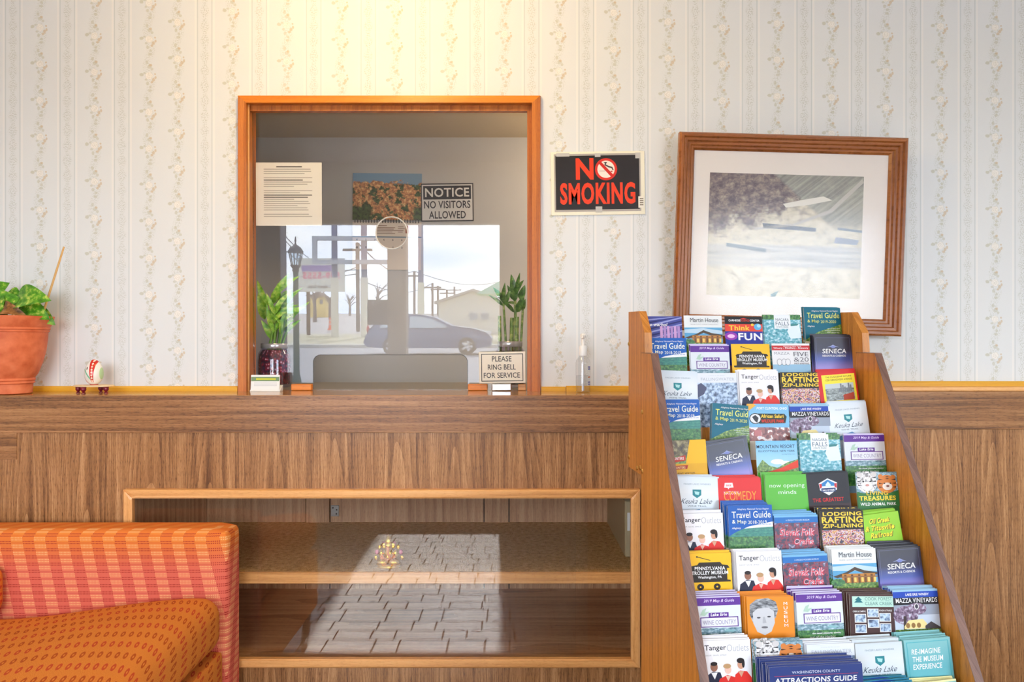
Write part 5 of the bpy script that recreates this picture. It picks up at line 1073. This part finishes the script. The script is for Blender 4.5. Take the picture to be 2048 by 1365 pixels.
D = 46.0; x = RF(842, 0, D).x; zc = RF(0, 566, D).z; po = thing('flag_pole', (x, 2 * YG - D, 0), 'single tall pole, dark above and white below', 'pole')
MB().lathe([(.22, .05), (.2, zc)], (x, 2 * YG - D, 0), 14).build('pole_lower', flat((222, 222, 214), .6), po, True); MB().lathe([(.17, 0), (.14, 10 - zc)], (x, 2 * YG - D, zc), 14).build('pole_upper', flat((84, 98, 138), .5), po, True)
# advertising board
D = 57.0; a, c = RF(597, 517, D), RF(690, 584, D); Yq = 2 * YG - D
bb = thing('billboard', ((a.x + c.x) / 2, Yq, 0), 'white roadside board with violet heading and pink number', 'billboard')
MB().box(a.x, c.x, Yq - .1, Yq, c.z, a.z).build('panel', flat((226, 228, 232), .6), bb)
for xx_ in (.2, .8): xw = a.x + (c.x - a.x) * xx_; MB().box(xw - .12, xw + .12, Yq - .3, Yq - .1, .03, c.z + .6).build('leg', flat((96, 84, 84), .7), bb)
def btxt(t, x0, x1, yb, hh_, col):
    vs_, fs_, _ = text_geo(t, .03); m = MB(); wx, hz_ = c.x - a.x, a.z - c.z
    m.add([(c.x - wx * (x0 + (x1 - x0) * u_), Yq + .03, a.z - hz_ * (yb - v_ * hh_)) for u_, v_ in vs_], fs_); m.build('board_lettering', flat(col, .6), bb)
m = MB().box(a.x + .3, c.x - .8, Yq + .01, Yq + .02, a.z - 1.0, a.z - .55); m.build('heading_bar', flat((132, 112, 176), .6), bb)
btxt('549-5555', .1, .9, .62, .2, (214, 110, 146)); btxt('1421 Market Street', .2, .8, .9, .11, (120, 120, 130))
# parked car, side on, nose towards +x
D = 28.0; a, c = RF(735, 632, D), RF(985, 705, D); Yq = 2 * YG - D; L = c.x - a.x; x0 = a.x; HC = 1.5
car = thing('parked_car', (x0 + L / 2, Yq, -.02), 'blue grey hatchback car parked on the forecourt', 'car')
sidep = [(.0, .45), (.02, .72), (.05, .95), (.10, 1.22), (.16, 1.42), (.3, 1.5), (.45, 1.48), (.56, 1.36), (.68, 1.08), (.86, .96), (.96, .82), (1.0, .6), (.99, .34), (.9, .26), (.87, .26), (.86, .42), (.81, .52), (.75, .42), (.74, .26), (.29, .26), (.28, .42), (.22, .52), (.16, .42), (.15, .26), (.03, .3)]
def wd_(z): return .86 if z < .95 else .86 - (z - .95) * .42
m = MB(); k = len(sidep); vs_ = [(x0 + L * u_, Yq + s * wd_(z_), z_ - .02) for s in (-1, 1) for u_, z_ in sidep]
m.add(vs_, [tuple(range(k))[::-1], tuple(range(k, 2 * k))] + [(i, (i + 1) % k, k + (i + 1) % k, k + i) for i in range(k)]); m.build('body', flat((72, 92, 128), .25, .6), car)
GLS = flat((150, 166, 178), .08, .8)
for s in (-1, 1):
    for pts in ([(.13, .99), (.17, 1.36), (.3, 1.42), (.34, 1.42), (.34, .99)], [(.36, .99), (.36, 1.42), (.45, 1.40), (.54, 1.31), (.65, 1.06), (.64, .99)]): 
        m = MB(); m.add([(x0 + L * u_, Yq + s * (wd_(z_) + .012), z_ - .02) for u_, z_ in pts], [tuple(range(len(pts)))]); m.build('side_window', GLS, car)
    for u_ in (.22, .805):
        t = MB(); cx_ = x0 + L * u_; t.add([(cx_ + rr_ * math.cos(2 * PI * i / 20), Yq + s * yy_, .31 + rr_ * math.sin(2 * PI * i / 20)) for rr_, yy_ in ((.32, .66), (.32, .86), (.21, .87)) for i in range(20)], [(j * 20 + i, j * 20 + (i + 1) % 20, (j + 1) * 20 + (i + 1) % 20, (j + 1) * 20 + i) for j in range(2) for i in range(20)]); wh = t.build('wheel', flat((40, 40, 44), .7), car, True)
        m = MB()
        for i in range(5): a_ = 2 * PI * i / 5; e1, e2 = a_ - .22, a_ + .22; m.add([(cx_ + .03 * math.cos(a_ - .9), Yq + s * .875, .31 + .03 * math.sin(a_ - .9)), (cx_ + .2 * math.cos(e1), Yq + s * .875, .31 + .2 * math.sin(e1)), (cx_ + .2 * math.cos(e2), Yq + s * .875, .31 + .2 * math.sin(e2)), (cx_ + .03 * math.cos(a_ + .9), Yq + s * .875, .31 + .03 * math.sin(a_ + .9))], [(0, 1, 2, 3)])
        m.build('rim', flat((214, 216, 220), .3, .5, .6), wh)
    MB().ball((x0 + L * .955, Yq + s * .72, .76), (.16, .14, .08), 12, 8).build('headlamp', flat((226, 230, 234), .1), car, True); MB().ball((x0 + L * .035, Yq + s * .74, .92), (.06, .1, .16), 10, 8).build('tail_lamp', flat((190, 60, 60), .2), car, True)
# white gabled building and green roofed one behind
D = 60.0; q0, ap = RF(877, 606, D), RF(947, 583, D); x1 = ap.x * 2 - q0.x; Yq = 2 * YG - D
wb_ = thing('white_building', (ap.x, Yq - 6, 0), 'white gabled building beyond the road, reflected in the glass', 'building')
MB().prism([(q0.x, .02), (x1, .02), (x1, q0.z), (ap.x, ap.z), (q0.x, q0.z)], Yq - 14, Yq, 'y').build('walls', flat((232, 230, 228), .8), wb_)
for s in (0, 1):
    e = q0 if s == 0 else Vector((x1, 0, q0.z)); MB().prism([(e.x + (-.3 if s == 0 else .3), e.z - .1), (ap.x, ap.z + .02), (ap.x, ap.z + .2), (e.x + (-.3 if s == 0 else .3), e.z + .1)], Yq - 14.2, Yq + .3, 'y').build('roof', flat((170, 166, 168), .7), wb_)
for pxx in (938, 960): a = RF(pxx, 640, D - .1); w0 = MB().box(a.x, a.x + .75, Yq + .01, Yq + .06, a.z - .1, a.z + .6).build('window', flat((226, 226, 228)), wb_); MB().box(a.x + .08, a.x + .67, Yq + .06, Yq + .08, a.z - .02, a.z + .52).build('glass', flat((150, 158, 172), .2), w0)
D = 40.0; a = RF(952, 588, D); c = RF(1016, 552, D); gr_ = thing('green_awning', (a.x, 2 * YG - D, 0), 'pale green pitched canopy roof at the right of the reflection', 'canopy')
MB().hull([(a.x, 2 * YG - D, a.z), (c.x + 1, 2 * YG - D, c.z + .5), (c.x + 1, 2 * YG - D, a.z), (a.x, 2 * YG - D - 4, a.z), (c.x + 1, 2 * YG - D - 4, c.z + .5), (c.x + 1, 2 * YG - D - 4, a.z)]).build('roof', flat((150, 196, 180), .5), gr_)
MB().box(c.x + .7, c.x + .9, 2 * YG - D - .3, 2 * YG - D - .1, .0, a.z).build('post', flat((206, 210, 206)), gr_)
# yellow house, distant utility poles with wires, bare trees, barrel
D = 110.0; q = RF(635, 612, D); hs = thing('yellow_house', (q.x, q.y, q.z), 'small yellow house far across the road', 'house')
MB().box(q.x - 1.2, q.x + 1.2, q.y - 2, q.y, 1.4, q.z + 1.3).build('walls', flat((222, 196, 130), .8), hs); MB().prism([(q.x - 1.4, q.z + 1.3), (q.x + 1.4, q.z + 1.3), (q.x, q.z + 2.1)], q.y - 2.2, q.y + .2, 'y').build('roof', flat((150, 130, 126), .8), hs)
for dx in (-.7, .4): MB().box(q.x + dx, q.x + dx + .4, q.y + .01, q.y + .05, q.z + .3, q.z + .9).build('window', flat((110, 110, 120)), hs)
tops = []
for i, (pxx, pyt, D) in enumerate(((716, 486, 62), (829, 543, 95), (865, 567, 105), (876, 572, 120), (894, 580, 128), (909, 574, 136))):
    q = RF(pxx, pyt, D); up_ = thing('utility_pole', (q.x, q.y, 0), 'wooden utility pole %s' % ('standing nearest the empty sign frame', 'just left of the single tall pole', 'first in the distant row', 'second in the distant row', 'third in the distant row', 'farthest in the distant row')[i], 'utility pole')
    MB().tube([(q.x, q.y, .2), (q.x, q.y, q.z)], .16).build('mast', flat((110, 100, 98), .8), up_); MB().box(q.x - 1.2, q.x + 1.2, q.y - .08, q.y + .08, q.z - .7, q.z - .5).build('cross_arm', flat((110, 100, 98), .8), up_); tops.append(q)
for i, (pa, pb, D) in enumerate(((RF(570, 480, 60), RF(716, 548, 62), 0), (RF(560, 460, 60), RF(716, 540, 62), 0), (tops[0], tops[1], 0), (tops[1], RF(1020, 560, 110), 0), (RF(570, 500, 61), tops[0] + Vector((0, 0, -2)), 0), (tops[0] + Vector((0, 0, -3)), tops[2], 0))):
    o = MB().tube([pa.lerp(pb, t) - Vector((0, 0, 1.2 * math.sin(PI * t))) for t in [j / 10 for j in range(11)]], .05, 4).build('power_line', flat((120, 126, 140), .7))
    tag(o, 'thin sagging power line %s' % ('lower left of the sign frame', 'upper left of the sign frame', 'between the two nearest utility poles', 'running right over the white building', 'leading to the nearest pole from the left', 'between the nearest pole and the distant row')[i], 'power line')
rr = random.Random(4)
for i, (pxx, pyb, D, sc_) in enumerate(((630, 625, 90, 1.0), (660, 622, 100, .8), (756, 620, 85, .9), (700, 622, 120, .8))):
    q = RF(pxx, pyb, D); tr = thing('bare_tree', (q.x, q.y, q.z), 'leafless tree %s' % ('left of the pale poles', 'behind the first pale pole', 'right above the dark notice board', 'far behind the nearest utility pole')[i], 'tree')
    MB().tube([(q.x, q.y, .2), (q.x, q.y, q.z + 2 * sc_)], [.25, .15]).build('trunk', flat((120, 112, 112), .9), tr)
    for j in range(12):
        a_ = rr.uniform(0, 2 * PI); ln = rr.uniform(1.2, 2.6) * sc_; b0 = Vector((q.x, q.y, q.z + rr.uniform(.8, 2) * sc_)); b1 = b0 + Vector((math.cos(a_) * ln * .8, math.sin(a_) * .6, ln * rr.uniform(.4, 1))); MB().tube([b0, b0.lerp(b1, .5) + Vector((0, 0, .15)), b1], [.09, .06, .03], 5).build('branch', flat((130, 122, 122), .9), tr)
D = 66.0; q = RF(664, 640, D); br = thing('traffic_barrel', (q.x, q.y, .1), 'orange traffic barrel by the road', 'barrel')
MB().lathe([(.4, 0), (.4, .12), (.3, .14), (.25, 1.1)], (q.x, q.y, .3), 14).build('drum', flat((236, 110, 80), .6), br, True)
for z_ in (.45, .8): MB().lathe([(.29, 0), (.28, .12)], (q.x, q.y, .3 + z_), 14, cap=False).build('stripe', flat((240, 236, 230)), br, True)
